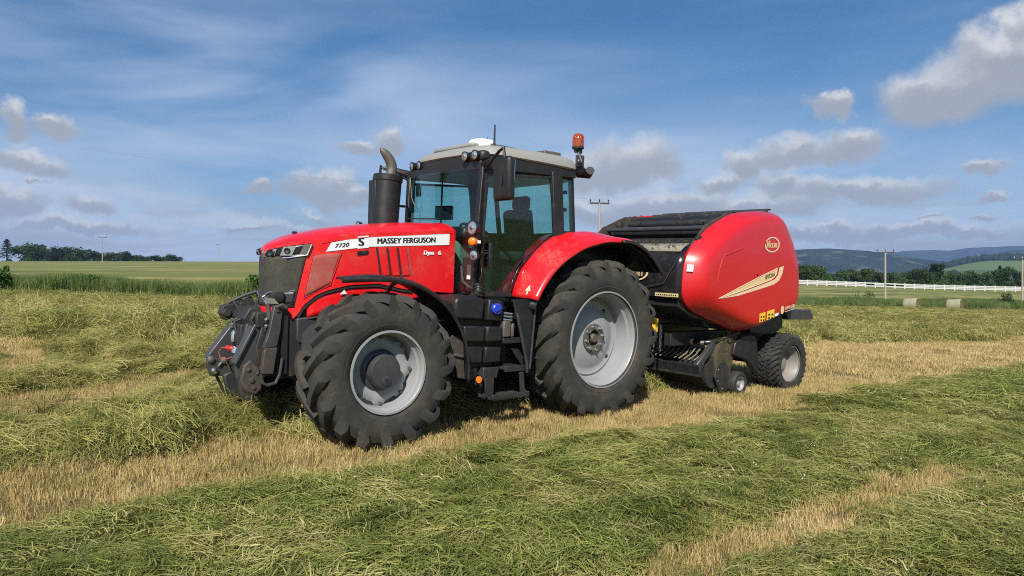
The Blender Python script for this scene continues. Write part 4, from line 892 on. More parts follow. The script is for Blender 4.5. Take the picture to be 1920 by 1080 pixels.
def arc_sheet(cx, cz, sections, angs, name, m, parent, solid=.012, side=1, z0=None):
    """sweep a cross-section (list of (y, r)) round an axle; sections may be a function of the angle"""
    P = []
    for a in angs:
        sec = sections(a) if callable(sections) else sections
        P.append([(cx+math.cos(R(a))*r, side*y, cz+math.sin(R(a))*r) for y, r in sec])
    return MB().grid(P).build(name, m, parent, 40, solid=solid, fix=True)
def rear_fender_r(a):
    base = lerp(a, [15, 22, 42, 58, 77, 95, 108, 120], [1.23, 1.238, 1.205, 1.175, 1.165, 1.19, 1.24, 1.26]); inner = lerp(a, [15, 22, 35, 48, 62, 78, 95, 120], [1.265, 1.275, 1.335, 1.345, 1.345, 1.285, 1.275, 1.285])
    return base, inner
def build_fenders():
    for s in (1, -1):
        def sec(a):
            b, i = rear_fender_r(a); return [(.60, i), (.76, i), (.84, i-.012), (.95, i*.55+b*.45), (1.05, b+.025), (1.095, b+.008), (1.115, b-.012), (1.12, b-.035)]
        f = arc_sheet(.03, .92, sec, np.linspace(22.5, 117, 40), 'rear_fender', M['red'], T, .012, s)
        def sec2(a):
            b, i = rear_fender_r(a); t = sm(np.array(float(a)), 96, 142); t = float(t); e = lerp(a, [92, 117, 128, 140], [0, .0, .01, -.03])
            return [(.60, i-.02), (.80, i-.02), (.95, b-.005), (1.06, b+.004+e*.2), (1.14, b-.004), (1.165, b-.035-.03*t)]
        arc_sheet(.03, .92, sec2, np.linspace(98, 139, 18), 'fender_extension', M['black'], f, .016, s)
        def sec3(a):
            b, i = rear_fender_r(a); return [(.58, i-.03), (.85, i-.04), (.98, b-.01), (1.085, b-.05)]
        arc_sheet(.03, .92, sec3, np.linspace(18, 137, 40), 'fender_liner', M['ink'], f, .008, s)
        # inner side of the fender against the cab
        P = []
        for a in np.linspace(20, 135, 30):
            b, i = rear_fender_r(a); P.append([(.03+math.cos(R(a))*q, s*.605, .92+math.sin(R(a))*q) for q in (.72, i)])
        MB().grid(P).build('fender_side', M['ink'], f, solid=.01, fix=True)
        if s > 0:
            def fp(a, y): 
                b, i = rear_fender_r(a); r = np.interp(y, [.84, .95, 1.05], [i-.012, i*.55+b*.45, b+.025]); return (.03+math.cos(R(a))*(r+.004), y, .92+math.sin(R(a))*(r+.004))
            tri = MB(); tri.add([fp(26.3, .925), fp(26.3, 1.005), fp(29.6, .965)], [(0, 1, 2)]); tri.add([fp(24.4, .953), fp(24.4, .977), fp(26.4, .977), fp(26.4, .953)], [(0, 1, 2, 3)]); tri.build('arrow_mark', M['cream'], f, fix=True)
        # front fenders
        def fs(a):
            r = lerp(a, [66, 73, 95, 120, 150, 175, 190], [.925, .905, .875, .885, .91, .935, .955]); k = float(sm(np.array(float(a)), 64, 84)); y1 = .70+.38*k
            return [(.64, r), (.80*k+.66*(1-k), r+.012), (y1-.05, r+.006), (y1, r-.02), (y1+.004, r-.05)]
        ff = arc_sheet(2.908, .714, fs, np.linspace(68, 190, 44), 'front_fender', M['black'], T, .014, s)
        mb = MB(); mb.tube([(2.62, s*.33, 1.30), (2.64, s*.60, 1.50), (2.64, s*.80, 1.585)], .022, 8); mb.tube([(2.2, s*.33, 1.05), (2.20, s*.60, 1.12), (2.14, s*.85, 1.16)], .022, 8); mb.build('fender_bracket', M['dark'], ff)
        mb = MB(); mb.prism([(2.15, 1.03), (2.02, .95), (1.985, .58), (2.08, .60), (2.10, .72), (2.17, .86), (2.20, .97)], 'y', s*.98-.008, s*.98+.008); mb.build('mud_shield', M['rust'], ff)
        MB().tube([(2.03, s*1.0, .81), (2.13, s*1.0, .835)], .016, 8).build('shield_bolt', M['exhaust'], ff)
build_fenders()

def build_tank_and_steps():
    for s in (1, -1):
        y = lambda a, b: (min(s*a, s*b), max(s*a, s*b))
        def bx(mb, x0, x1, z0, z1, ya, yb): lo, hi = y(ya, yb); mb.span((x0, lo, z0), (x1, hi, z1))
        mb = MB(); bx(mb, 1.48, 2.0, .56, 1.38, .38, .80); tk = mb.build('fuel_tank', M['black'], T, bevel=.02)
        mb = MB(); lo, hi = y(.42, .90); mb.prism([(2.06, 1.18), (1.70, 1.16), (1.69, 1.385), (1.80, 1.415), (2.04, 1.405), (2.075, 1.36)], 'y', lo, hi); mb.build('tank_top', M['black'], tk, bevel=.03)
        mb = MB(); mb.prism([(1.675, 1.16), (1.47, 1.15), (1.455, 1.31), (1.50, 1.37), (1.66, 1.39)], 'y', *y(.42, .93)); mb.build('filler_panel', M['black'], tk, bevel=.022)
        for k, (z0, z1, xl, xm, xr) in enumerate(((.935, 1.10, 1.945, 1.685, 1.465), (.71, .885, 1.905, 1.69, 1.465), (.53, .66, 1.865, 1.74, 1.72))):
            mb = MB(); mb.prism([(xl, z0+.01), (xm+.012, z0), (xm+.006, z1), (xl+.015, z1+.01)], 'y', *y(.60, .915-.012*k)); mb.build('tank_rib', M['black'], tk, bevel=.018)
            if k < 2: mb = MB(); mb.prism([(xm-.006, z0), (xr+.01, z0), (xr, z1-.01), (xm-.01, z1)], 'y', *y(.60, .935-.012*k)); mb.build('tank_rib', M['black'], tk, bevel=.018)
        mb = MB(); mb.prism([(1.69, .535), (1.50, .54), (1.46, .66), (1.68, .66)], 'y', *y(.6, .90)); mb.build('tool_bracket', M['dark'], tk, bevel=.008)
        if s > 0:
            c = MB(); c.lathe([(.060, 0), (.060, .035), (.050, .045), (.0, .047)], (1.575, .93, 1.285), (0, 1, 0), 22); c.box((1.575, .98, 1.285), (.085, .02, .022), Matrix.Rotation(R(25), 3, 'Y')); c.build('filler_cap', M['blue'], tk)
        MB().lathe([(.036, 0), (.036, s*.012), (.0, s*.014)], (1.755, s*.918, .545), (0, 1, 0), 20).build('side_reflector', M['orange'], T)
        MB().span((1.72, min(s*.86, s*.90), .49), (1.80, max(s*.86, s*.90), .53)).build('reflector_bracket', M['dark'], T)
        # access steps
        st = MB(); st.prism([(1.72, .56), (1.70, .37), (1.66, .34), (1.60, .345), (1.60, .56)], 'y', *y(.96, .985)); st.prism([(1.19, .60), (1.16, .345), (1.22, .335), (1.25, .60)], 'y', *y(.96, .985))
        bx(st, 1.17, 1.67, .335, .365, .80, 1.06); bx(st, 1.17, 1.68, .345, .40, 1.045, 1.065)
        st.prism([(1.70, .56), (1.68, .36), (1.64, .36), (1.60, .56)], 'y', *y(.80, .82)); so_ = st.build('step', M['dark'], T, bevel=.006)
        for k in range(4): bb = MB(); bx(bb, 1.22+.11*k, 1.29+.11*k, .366, .374, .83, 1.04); bb.build('tread_plate', M['grey_metal'], so_)
        for k, (z, yo) in enumerate(((.63, .97), (.93, .92), (1.18, .86))):
            mb = MB(); bx(mb, 1.17+.03*k, 1.45, z, z+.03, .58, yo); bx(mb, 1.17+.03*k, 1.45, z-.02, z+.045, yo-.012, yo+.004); mb.build('step', M['dark'], T, bevel=.005)
        mb = MB(); bx(mb, 1.15, 1.44, .58, 1.40, .45, .60); mb.build('step_box', M['ink'], T)
        mb = MB(); bx(mb, 1.36, 1.46, .98, 1.15, .62, .94); bx(mb, 1.30, 1.34, .98, 1.13, .66, .93); mb.build('filter_housing', M['exhaust'], T, bevel=.012)
        mb = MB()
        for k in range(3): mb.tube([(1.44, s*.90, 1.24-.035*k), (1.36, s*.94, 1.23-.035*k), (1.30, s*.90, 1.215-.035*k)], .013, 8)
        mb.build('hydraulic_coupler', M['chrome'], T)
        # dark shield in front of the rear wheel and its grab bar
        mb = MB(); mb.prism([(1.40, 1.385), (1.085, 1.39), (1.125, .62), (1.18, .59), (1.20, .75)], 'y', *y(.985, 1.005)); mb.build('wheel_shield', M['black'], T, bevel=.006)
        MB().tube([(1.36, s*1.03, 1.24), (1.19, s*1.03, .68), (1.175, s*1.02, .60)], .014, 8).build('grab_bar', M['grey_metal'], T)
        MB().tube([(1.115, s*1.02, 1.36), (1.095, s*1.02, 1.30), (1.14, s*1.02, .64)], .012, 8).build('shield_edge', M['grey_metal'], T)
build_tank_and_steps()

# ------------------------------------------------------------------ cab
def bar(a, b, w, d, mb):
    """square-section bar"""
    a = Vector(a); b = Vector(b); t = (b-a).normalized(); s = Vector((0, 1, 0)) if abs(t.y) < .9 else Vector((1, 0, 0)); u = (s-t*s.dot(t)).normalized(); v = t.cross(u)
    P = [p+u*sx*w/2+v*sy*d/2 for p in (a, b) for sx, sy in ((-1, -1), (1, -1), (1, 1), (-1, 1))]
    mb.add(P, [(0, 1, 2, 3), (7, 6, 5, 4), (0, 4, 5, 1), (1, 5, 6, 2), (2, 6, 7, 3), (3, 7, 4, 0)])
def pane(name, pts, m, parent, th=.006):
    mb = MB(); P = [Vector(p) for p in pts]; n = (P[1]-P[0]).cross(P[2]-P[0]).normalized()*th/2; k = len(P)
    mb.add([p+n for p in P]+[p-n for p in P], [tuple(range(k)), tuple(range(2*k-1, k-1, -1))]+[(i, k+i, k+(i+1) % k, (i+1) % k) for i in range(k)]); return mb.build(name, m, parent, fix=True)
def round_box(c, d, r, name, m, parent, seg=3, rot=None):
    o = MB().box(c, d, rot).build(name, m, parent); b = o.modifiers.new('edge', 'BEVEL'); b.width = r; b.segments = seg; b.limit_method = 'ANGLE'; return o
def work_lamp(parent, c, d, r, depth=.07, name='work_lamp'):
    c = Vector(c); d = Vector(d).normalized()
    o = MB().lathe([(r*.5, -depth), (r*.95, -depth*.6), (r*1.08, 0), (r*1.08, .006), (r*.94, .008), (r*.92, -.004)], c, d, 20).build(name, M['black'], parent)
    MB().lathe([(r*.94, .002), (r*.6, .010), (.001, .013)], c, d, 20).build('lens', M['lens'], o)
    k = MB(); e = d.orthogonal().normalized(); k.ball(c+d*.012, r*.32, 8); k.build('bulb', M['chrome'], o); return o
def build_cab():
    fr = MB()
    for s in (1, -1):
        bar((1.70, s*.70, 1.40), (1.645, s*.735, 2.82), .075, .09, fr)               # A pillars
        bar((.545, s*.79, 1.75), (.66, s*.79, 2.84), .05, .155, fr)                 # B pillars
        bar((.27, s*.70, 2.15), (.36, s*.72, 2.84), .045, .06, fr)
        bar((1.655, s*.74, 2.79), (.34, s*.74, 2.84), .10, .08, fr)                # roof rails
        bar((1.69, s*.74, 1.425), (1.27, s*.80, 1.425), .06, .05, fr)
        bar((.56, s*.78, 2.155), (.27, s*.72, 2.165), .05, .04, fr)
    bar((1.645, -.73, 2.80), (1.645, .73, 2.80), .09, .10, fr); bar((.36, -.72, 2.82), (.36, .72, 2.82), .07, .08, fr); bar((.27, -.70, 2.14), (.27, .70, 2.14), .08, .06, fr)
    cab = fr.build('cab_frame', M['black'], T, bevel=.01)
    mb = MB(); mb.span((.30, -.58, 1.28), (1.66, .58, 1.42)); mb.span((.22, -.58, 1.28), (.34, .58, 2.13)); mb.build('cab_floor', M['ink'], T)
    # glazing
    ws = MB(); P = []
    for j in range(9):
        z = 1.44+(2.78-1.44)*j/8; P.append([(1.72-.055*j/8+.05*(1-(t/.68)**2), t*(1+.04*j/8), z) for t in np.linspace(-.67, .67, 13)])
    ws.grid(P).build('windscreen', M['glass'], T, 60, fix=True)
    for s in (1, -1):
        dr = MB(); D = [(1.655, 2.70), (.735, 2.765), (.625, 2.16), (.69, 2.10), (1.12, 1.76), (1.215, 1.60), (1.265, 1.455), (1.66, 1.45)]
        yz = lambda z: s*(.765+.02*(z-1.45)/1.3)
        for k in range(len(D)):
            a, b = D[k], D[(k+1) % len(D)]; bar((a[0], yz(a[1]), a[1]), (b[0], yz(b[1]), b[1]), .03, .028, dr)
        d = dr.build('door', M['black_gloss'], T, bevel=.004)
        pane('door_glass', [(x, yz(z)-s*.002, z) for x, z in D], M['pane'], d)
        h = MB(); h.span((1.56, min(s*.79, s*.825), 1.70), (1.60, max(s*.79, s*.825), 1.98)); h.build('door_handle', M['black'], d, bevel=.01)
        qg = [(.545, 2.77), (.375, 2.775), (.30, 2.19), (.455, 2.19)]; pane('quarter_glass', [(x, s*.775-s*(.55-x)*.18, z) for x, z in qg], M['pane'], T)
        for z in (2.62, 2.42): MB().box((.50, s*.785, z), (.05, .02, .04)).build('window_hinge', M['black'], T)
    pane('rear_window', [(.33, -.68, 2.79), (.33, .68, 2.79), (.25, .66, 2.18), (.25, -.66, 2.18)], M['pane'], T)
    # roof: dark underside and pale crowned top
    def outline(k, grow=0.0):
        pts = []; n = 40
        for i in range(n):
            a = 2*math.pi*i/n; c, s_ = math.cos(a), math.sin(a); e = .33
            x = (abs(c)**e)*(1 if c >= 0 else -1); y = (abs(s_)**e)*(1 if s_ >= 0 else -1)
            xx = .92+x*(.73+grow)*k; yy = y*(.80+grow)*k
            if x > 0: xx += .06*(1-min(1, abs(yy)/.82)**2)*k; yy *= 1-.04*x
            pts.append((xx, yy))
        return pts
    def stack(levels, name, m, parent=T):
        mb = MB(); n = 40
        for k, z, zt in levels: mb.add([(x, y, z+zt*(x-1.0)) for x, y in outline(k)], [])
        L = len(levels); mb.f = [(i*n+j, i*n+(j+1) % n, (i+1)*n+(j+1) % n, (i+1)*n+j) for i in range(L-1) for j in range(n)]+[tuple(range((L-1)*n, L*n)), tuple(reversed(range(n)))]
        return mb.build(name, m, parent, 32, fix=True)
    stack([(.93, 2.77, -.01), (.975, 2.80, -.015), (.995, 2.92, .012)], 'roof_underside', M['ink'])
    rf = stack([(1.0, 2.905, .022), (1.015, 2.92, .018), (1.0, 2.965, .005), (.95, 3.015, -.006), (.84, 3.05, -.01), (.62, 3.085, -.01), (.3, 3.105, 0)], 'cab_roof', M['roof'])
    # roof details: vents, hatch, dome, aerials
    for yv in (-.42, -.18): MB().box((1.455, yv+.12, 3.078), (.10, .15, .03), Matrix.Rotation(R(20), 3, 'Y')).build('roof_vent', M['ink'], rf)
    MB().box((1.20, -.08, 3.085), (.62, .80, .05)).build('roof_hatch', M['roof'], rf, bevel=.02)
    MB().lathe([(.155, 0), (.16, .05), (.14, .085), (.08, .10), (0, .103)], (1.30, .22, 3.075), (0, 0, 1), 24).build('satellite_dome', M['white'], T)
    MB().tube([(1.28, .42, 3.06), (1.28, .42, 3.13), (1.28, .42, 3.32)], [.018, .012, .008], 8).build('aerial', M['ink'], T); MB().tube([(1.34, .34, 3.06), (1.31, .34, 3.2)], .003, 5).build('wire_aerial', M['ink'], T)
    MB().tube([(1.30, .36, 3.10), (1.20, .46, 3.085), (1.05, .55, 3.06)], .014, 6).build('aerial_cable', M['ink'], T)
    MB().box((.52, .42, 3.085), (.26, .30, .05)).build('roof_box', M['exhaust'], T, bevel=.01)
    # lamps in the front corners of the roof
    for s in (1, -1):
        lx = 1.745 if s > 0 else 1.69; ys = (.51, .69) if s > 0 else (.50, .66); sh = MB(); sh.box((lx-.10, s*(ys[0]+ys[1])/2, 2.90), (.12, .34, .11)); pod = sh.build('lamp_pod', M['ink'], T, bevel=.035)
        for yy in ys: work_lamp(pod, (lx, s*yy, 2.898), (1, s*.1, -.04), .050)
        rl = MB(); rl.box((.27, s*.74, 2.90), (.12, .16, .10)); rl.build('rear_lamp_pod', M['black'], T, bevel=.03)
    MB().tube([(.22, .68, 2.88), (.15, .80, 2.875), (.20, .88, 2.90)], [.05, .062, .05], 12).build('rear_work_lamp', M['black'], T)
    # beacon on its bracket
    bc = MB(); bc.tube([(.36, .84, 2.93), (.33, .86, 2.99), (.32, .80, 3.08), (.32, .78, 3.14)], .016, 8); bc.box((.28, .78, 3.01), (.09, .06, .13)); bc.ball((.37, .85, 2.985), .035, 10); bc.ball((.25, .78, 3.05), .028, 10); bc.ball((.30, .79, 3.115), .035, 10); bc.ball((.34, .77, 3.12), .026, 10)
    b = bc.build('beacon_bracket', M['grey_metal'], T, bevel=.006)
    B = Vector((.32, .78, 3.155)); ln = MB().lathe([(.066, 0), (.070, .02), (.066, .09), (.056, .15), (.044, .162), (0, .165)], B, (0, 0, 1), 24); be = ln.build('beacon', M['amber'], T, 50)
    MB().lathe([(.02, -.04), (.05, -.02), (.072, -.005), (.072, .012), (.066, .016)], B, (0, 0, 1), 24).build('beacon_base', M['ink'], be)
    for k in range(10): a = k*.628; MB().box(B+Vector((math.cos(a)*.066, math.sin(a)*.066, .075)), (.005, .005, .13), Matrix.Rotation(a, 3, 'Z')).build('lens_rib', M['amber_rib'], be)
    # mirrors
    for s, y0, dx in ((1, 1.17, 0), (-1, -1.13, .14)):
        c = (1.72+dx, y0, 2.615); o = round_box(c, (.10, .255, .44), .045, 'mirror', M['black'], T, 4, Matrix.Rotation(R(6*s), 3, 'Z') @ Matrix.Rotation(R(3), 3, 'Y'))
        MB().box((c[0]+.052, c[1]+.03*s, c[2]+.02), (.012, .022, .2)).build('mirror_rib', M['black_gloss'], o, bevel=.005)
        MB().box((c[0]-.052, c[1], c[2]), (.006, .21, .38)).build('mirror_glass', M['chrome'], o)
        m2 = MB(); m2.tube([(1.66, s*.76, 2.74), (1.70, s*.90, 2.80), (1.72+dx, s*1.08, 2.90), (1.72+dx, y0-.02*s, 2.93), (1.72+dx, y0, 2.82)], .016, 8); m2.tube([(1.66, s*.74, 2.80), (1.69, s*.95, 2.84)], [.04, .022], 8)
        if s < 0: m2.tube([(1.62, -.74, 2.80), (1.72, -.95, 2.86), (1.84, -1.05, 2.90)], [.05, .04, .02], 8)
        m2.build('mirror_arm', M['black'], o)
    MB().box((1.62, -.60, 2.62), (.03, .10, .16)).build('inside_mirror', M['ink'], T, bevel=.02)
    # door-side lamp cluster on its arm
    am = MB(); bar((1.68, .74, 1.95), (1.86, .92, 1.985), .05, .06, am); am.tube([(1.86, .92, 2.06), (1.86, .92, 1.82)], .018, 8); arm = am.build('lamp_arm', M['black'], T, bevel=.008)
    work_lamp(T, (1.905, .915, 2.115), (1, .12, -.02), .072, .10); work_lamp(T, (1.885, .93, 1.835), (1, .25, -.1), .055, .05)
    ind = MB().lathe([(.04, -.03), (.045, 0), (.04, .03), (.02, .045), (0, .047)], (1.90, .93, 1.975), (1, .5, 0), 16).build('indicator', M['orange'], T)
    MB().box((1.845, .952, 1.975), (.05, .01, .03)).build('indicator_sticker', M['white'], T)
    work_lamp(T, (2.50, -.42, 2.12), (1, 0, 0), .05, .06)
    # handrails
    MB().tube([(1.70, .80, 1.55), (1.72, .83, 1.62), (1.685, .85, 2.60), (1.66, .80, 2.68)], .014, 8).build('handrail', M['black_gloss'], T)
    MB().tube([(1.72, -.74, 2.42), (1.85, -.78, 2.42), (1.88, -.78, 2.34), (1.92, -.76, 1.9)], .016, 8).build('handrail', M['black'], T)
    # interior
    MB().box((1.42, .0, 1.72), (.28, .30, .62)).build('reflection_console', M['olive'], T, bevel=.06)  # column cover added, its grey-green painting the reflection in the windscreen
    MB().box((1.46, .12, 2.08), (.22, .34, .16), Matrix.Rotation(R(-18), 3, 'Y')).build('dashboard', M['ink'], T, bevel=.05)
    swl = MB(); n = 28; C = Vector((1.22, .05, 2.12)); q = Matrix.Rotation(R(-28), 3, 'Y'); swl.tube([C+q @ Vector((math.cos(2*math.pi*k/n)*.20, math.sin(2*math.pi*k/n)*.20, 0)) for k in range(n+1)], .016, 8, False)
    for a in (0, 2.1, 4.2): swl.tube([C, C+q @ Vector((math.cos(a)*.2, math.sin(a)*.2, 0))], .012, 6)
    swl.tube([C, (1.36, .03, 1.95)], .03, 8); swl.build('steering_wheel', M['ink'], T)
    st = MB(); st.box((.78, 0, 1.86), (.50, .50, .14)); sb = st.build('seat', M['seat'], T, bevel=.05); MB().box((.52, 0, 2.17), (.13, .48, .56), Matrix.Rotation(R(8), 3, 'Y')).build('backrest', M['seat'], sb, bevel=.05); MB().box((.50, 0, 2.53), (.10, .28, .17)).build('headrest', M['seat'], sb, bevel=.04); MB().span((.62, -.2, 1.42), (.95, .2, 1.8)).build('seat_base', M['ink'], sb)
    MB().box((.85, -.36, 2.04), (.46, .12, .10)).build('armrest', M['ink'], T, bevel=.03); MB().box((.85, -.62, 1.80), (.9, .22, .55)).build('control_console', M['olive'], T, bevel=.04)
    for k, (yy, zz) in enumerate(((-.42, 2.36), (-.44, 2.10))):
        MB().box((1.36, yy, zz), (.03, .26, .17), Matrix.Rotation(R(20), 3, 'Z')).build('monitor', M['screen'], T, bevel=.008)
    MB().tube([(1.42, -.40, 2.02), (1.40, -.42, 2.74)], .012, 6).build('monitor_pole', M['ink'], T)
    MB().box((1.05, .58, 1.55), (.10, .03, .05)).build('yellow_lever', M['yellow'], T, bevel=.008); MB().tube([(1.0, .5, 1.44), (1.02, .54, 1.62), (1.05, .57, 1.74)], .012, 6).build('lever', M['ink'], T)
    MB().box((.60, .52, 1.78), (.44, .12, .50), Matrix.Rotation(R(-42), 3, 'Y')).build('side_trim', M['olive'], T, bevel=.03)
    # windscreen wiper
    MB().tube([(1.74, -.60, 2.75), (1.76, -.52, 2.50), (1.75, -.40, 2.34)], .006, 5).build('wiper', M['ink'], T); MB().tube([(1.80, -.52, 2.26), (1.79, .10, 2.24)], .008, 6).build('wiper', M['ink'], T)
    # corrugated hose at the door foot
    P = []; rr = []
    for k in range(41):
        t = k/40; P.append((1.72+.06*t, .80+.03*math.sin(t*6), 1.52-.22*t)); rr.append(.05+.012*(k % 4 > 1))
    MB().tube(P, rr, 12).build('intake_hose', M['black'], T); MB().tube([(1.80, .60, 1.72), (1.82, .66, 1.56), (1.80, .76, 1.50), (1.74, .80, 1.49)], .014, 6).build('cable', M['grey_metal'], T)
    MB().box((1.72, .60, 1.62), (.02, .16, .40)).build('lower_front_panel', M['ink'], T, bevel=.008); pl = MB().box((1.738, .655, 1.66), (.006, .07, .16)).build('notice_plate', M['exhaust'], T); MB().box((1.742, .655, 1.605), (.004, .06, .04)).build('notice_label', M['white'], pl)
build_cab()

def build_exhaust():
    c = [(2.165, -.45, 1.95), (2.155, -.45, 2.20), (2.125, -.45, 2.70)]
    mb = MB(); mb.tube(c, .158, 28); mb.tube([(2.128, -.45, 2.655), (2.1235, -.45, 2.725)], .168, 28); mb.box((2.24, -.50, 2.40), (.12, .16, .52)); ex = mb.build('exhaust_silencer', M['black'], T, 40, .006)
    P = [(2.10, -.45, 2.70), (2.08, -.45, 2.79), (2.085, -.45, 2.85), (2.115, -.45, 2.91), (2.165, -.45, 2.965), (2.21, -.45, 3.0), (2.235, -.45, 3.02)]
    p = MB(); p.tube(P, [.066, .060, .060, .058, .050, .034, .012], 16, False); p.build('tailpipe', M['exhaust'], ex, 50)
build_exhaust()

def build_front_linkage():
    lk = MB()
    lk.prism([(3.66, .66), (3.82, .60), (3.86, .90), (3.80, 1.14), (3.66, 1.16)], 'y', -.42, .30); lk.tube([(3.76, -.48, 1.06), (3.76, .33, 1.06)], .035, 14); lk.tube([(3.80, -.50, .70), (3.80, .33, .70)], .035, 14)
    lk.prism([(3.70, .62), (3.84, .56), (3.88, .80), (3.83, 1.02), (3.72, 1.12)], 'y', -.36, .16); lk.prism([(3.66, 1.10), (3.82, 1.06), (3.86, 1.14), (3.80, 1.24), (3.68, 1.25)], 'y', -.40, -.05); lk.box((3.86, -.10, .98), (.06, .12, .2)); lk.tube([(3.86, .08, 1.10), (3.90, .07, .90), (3.88, .06, .66)], .03, 8); hs = lk.build('linkage_headstock', M['dark'], T, bevel=.01)
    # far arm: broad grey plates
    mb = MB(); mb.prism([(3.845, 1.07), (4.068, .77), (4.088, .72), (3.80, .71), (3.74, 1.07)], 'y', -.52, -.40); a = mb.build('lift_arm', M['grey_metal'], T, bevel=.012)
    mb = MB(); mb.prism([(3.79, .72), (4.085, .725), (4.09, .66), (4.05, .545), (3.80, .535)], 'y', -.44, -.385); mb.build('arm_end_plate', M['grey_metal'], a, bevel=.008)
    for x, z in ((4.055, .715), (4.02, .60), (3.93, .70)): MB().lathe([(.035, 0), (.032, .02), (.018, .028), (.0, .03)], (x, -.385, z), (0, 1, 0), 14).build('pin', M['chrome'] if z < .65 else M['exhaust'], a)
    MB().tube([(3.98, -.375, .64), (3.93, -.365, .72), (3.87, -.37, .60)], .012, 6).build('lynch_pin', M['chrome'], a)
    mb = MB(); mb.prism([(3.62, 1.26), (3.66, 1.34), (3.70, 1.30), (3.78, 1.31), (3.82, 1.26), (3.93, 1.24), (3.955, 1.16), (3.91, 1.09), (3.80, 1.13), (3.70, 1.06)], 'y', -.54, -.42); mb.tube([(3.90, -.58, 1.17), (3.90, -.40, 1.17)], .04, 14); mb.tube([(3.75, -.56, 1.25), (3.75, -.40, 1.25)], .03, 12); mb.tube([(3.84, -.41, 1.28), (3.76, -.38, 1.16), (3.80, -.38, 1.08)], .02, 8); mb.build('linkage_pivot', M['dark'], a, bevel=.012)
    MB().tube([(3.62, -.40, 1.385), (3.74, -.42, 1.34), (3.88, -.44, 1.27)], .018, 8).build('linkage_rail', M['grey_metal'], a)
    # near arm: raised channel with rusty foot
    mb = MB(); mb.prism([(3.872, 1.10), (4.038, .765), (4.01, .61), (3.90, .575), (3.80, .70), (3.73, 1.12), (3.79, 1.17)], 'y', .20, .27); mb.prism([(3.885, 1.10), (4.05, .765), (4.035, .735), (3.865, 1.07)], 'y', .17, .30); n = mb.build('lift_arm', M['grey_metal'], T, bevel=.008)
    mb = MB(); mb.prism([(3.97, .74), (3.91, .79), (3.83, .70), (3.80, .52), (3.86, .46), (3.95, .50), (4.0, .60)], 'y', .27, .32); mb.build('hook_plate', M['rust'], n, bevel=.012)
    for x, z, r in ((3.93, .70, .02), (3.90, .60, .026), (3.85, .66, .015), (3.88, .53, .02)): MB().lathe([(r, 0), (r*.9, .010), (r*.5, .014), (0, .014)], (x, .32, z), (0, 1, 0), 12).build('pin', M['rust'], n)
    mb = MB(); mb.tube([(3.86, .235, 1.08), (3.885, .235, 1.15), (3.86, .235, 1.205), (3.80, .235, 1.215), (3.74, .235, 1.17)], .022, 10); mb.box((3.80, .235, 1.15), (.12, .13, .14)); mb.build('linkage_pivot', M['dark'], n, bevel=.01)
    # near stand: bent plate with rusty lower half
    mb = MB(); mb.prism([(3.735, 1.29), (3.655, 1.265), (3.67, 1.05), (3.70, .91), (3.83, .895), (3.80, .98), (3.78, 1.05)], 'y', .34, .40); st = mb.build('support_stand', M['grey_metal'], T, bevel=.008)
    mb = MB(); mb.prism([(3.82, .90), (3.70, .905), (3.735, .66), (3.84, .665), (3.835, .78)], 'y', .35, .415); mb.build('stand_foot', M['rust'], st, bevel=.008)
    MB().tube([(3.84, .375, .66), (3.82, .375, .58), (3.78, .375, .555), (3.70, .375, .57), (3.66, .375, .65), (3.64, .375, .80)], .016, 8).build('stand_loop', M['grey_metal'], st)
    MB().box((3.62, .34, .96), (.06, .05, .62)).build('stand_back', M['ink'], st)
    for z in (1.16, 1.10): MB().ball((3.79, .35, z), .020, 8).build('stand_bolt', M['exhaust'], st)
    mb = MB(); mb.tube([(3.70, .40, 1.24), (3.72, .41, 1.28), (3.67, .42, 1.30), (3.63, .42, 1.27)], .018, 8); mb.tube([(3.76, .30, 1.30), (3.75, .31, 1.20), (3.77, .32, 1.12)], .022, 8); mb.build('pin_holder', M['rust'], T)
    # hydraulic couplings between the arms
    h = MB(); h.tube([(3.86, -.20, 1.04), (3.90, -.20, .98), (3.90, -.20, .90)], .028, 10); h.tube([(3.90, -.12, .86), (3.92, -.12, .80)], .03, 10); h.tube([(3.88, -.05, .74), (3.92, -.05, .66)], .028, 10); h.box((3.88, -.22, 1.06), (.10, .10, .04)); h.build('hydraulic_coupler', M['chrome'], T, bevel=.004)
    h = MB(); h.ball((3.93, -.16, .84), .032, 12); h.tube([(3.93, -.16, .84), (3.97, -.20, .85)], .024, 8); h.build('coupling_cap', M['red_plastic'], T)
    h = MB(); h.tube([(3.97, -.20, .85), (4.00, -.24, .845), (4.02, -.26, .80), (4.01, -.25, .75), (3.97, -.22, .73), (3.92, -.16, .76)], .006, 6); h.build('cap_tether', M['red_mesh'], T)
    h = MB()
    for k in range(2): h.tube([(3.80, -.24+.1*k, 1.15), (3.90, -.28+.09*k, 1.10), (3.88, -.24+.08*k, .95), (3.86, -.2+.05*k, .62)], .018, 8)
    h.build('hydraulic_hose', M['ink'], T)
    h = MB(); h.tube([(3.98, -.45, .54), (3.92, -.44, .40), (3.80, -.42, .30), (3.66, -.38, .27)], .014, 6); h.tube([(3.80, -.30, .55), (3.78, -.28, .38), (3.70, -.25, .30)], .05, 10); h.tube([(3.80, .0, .60), (3.79, .0, .45)], .06, 10); h.build('lower_hook', M['dark'], T)
    MB().prism([(3.86, .60), (3.95, .56), (3.90, .36), (3.76, .27), (3.70, .34), (3.78, .52)], 'y', -.40, -.34).build('lower_hook', M['dark'], T, bevel=.02)
build_front_linkage()

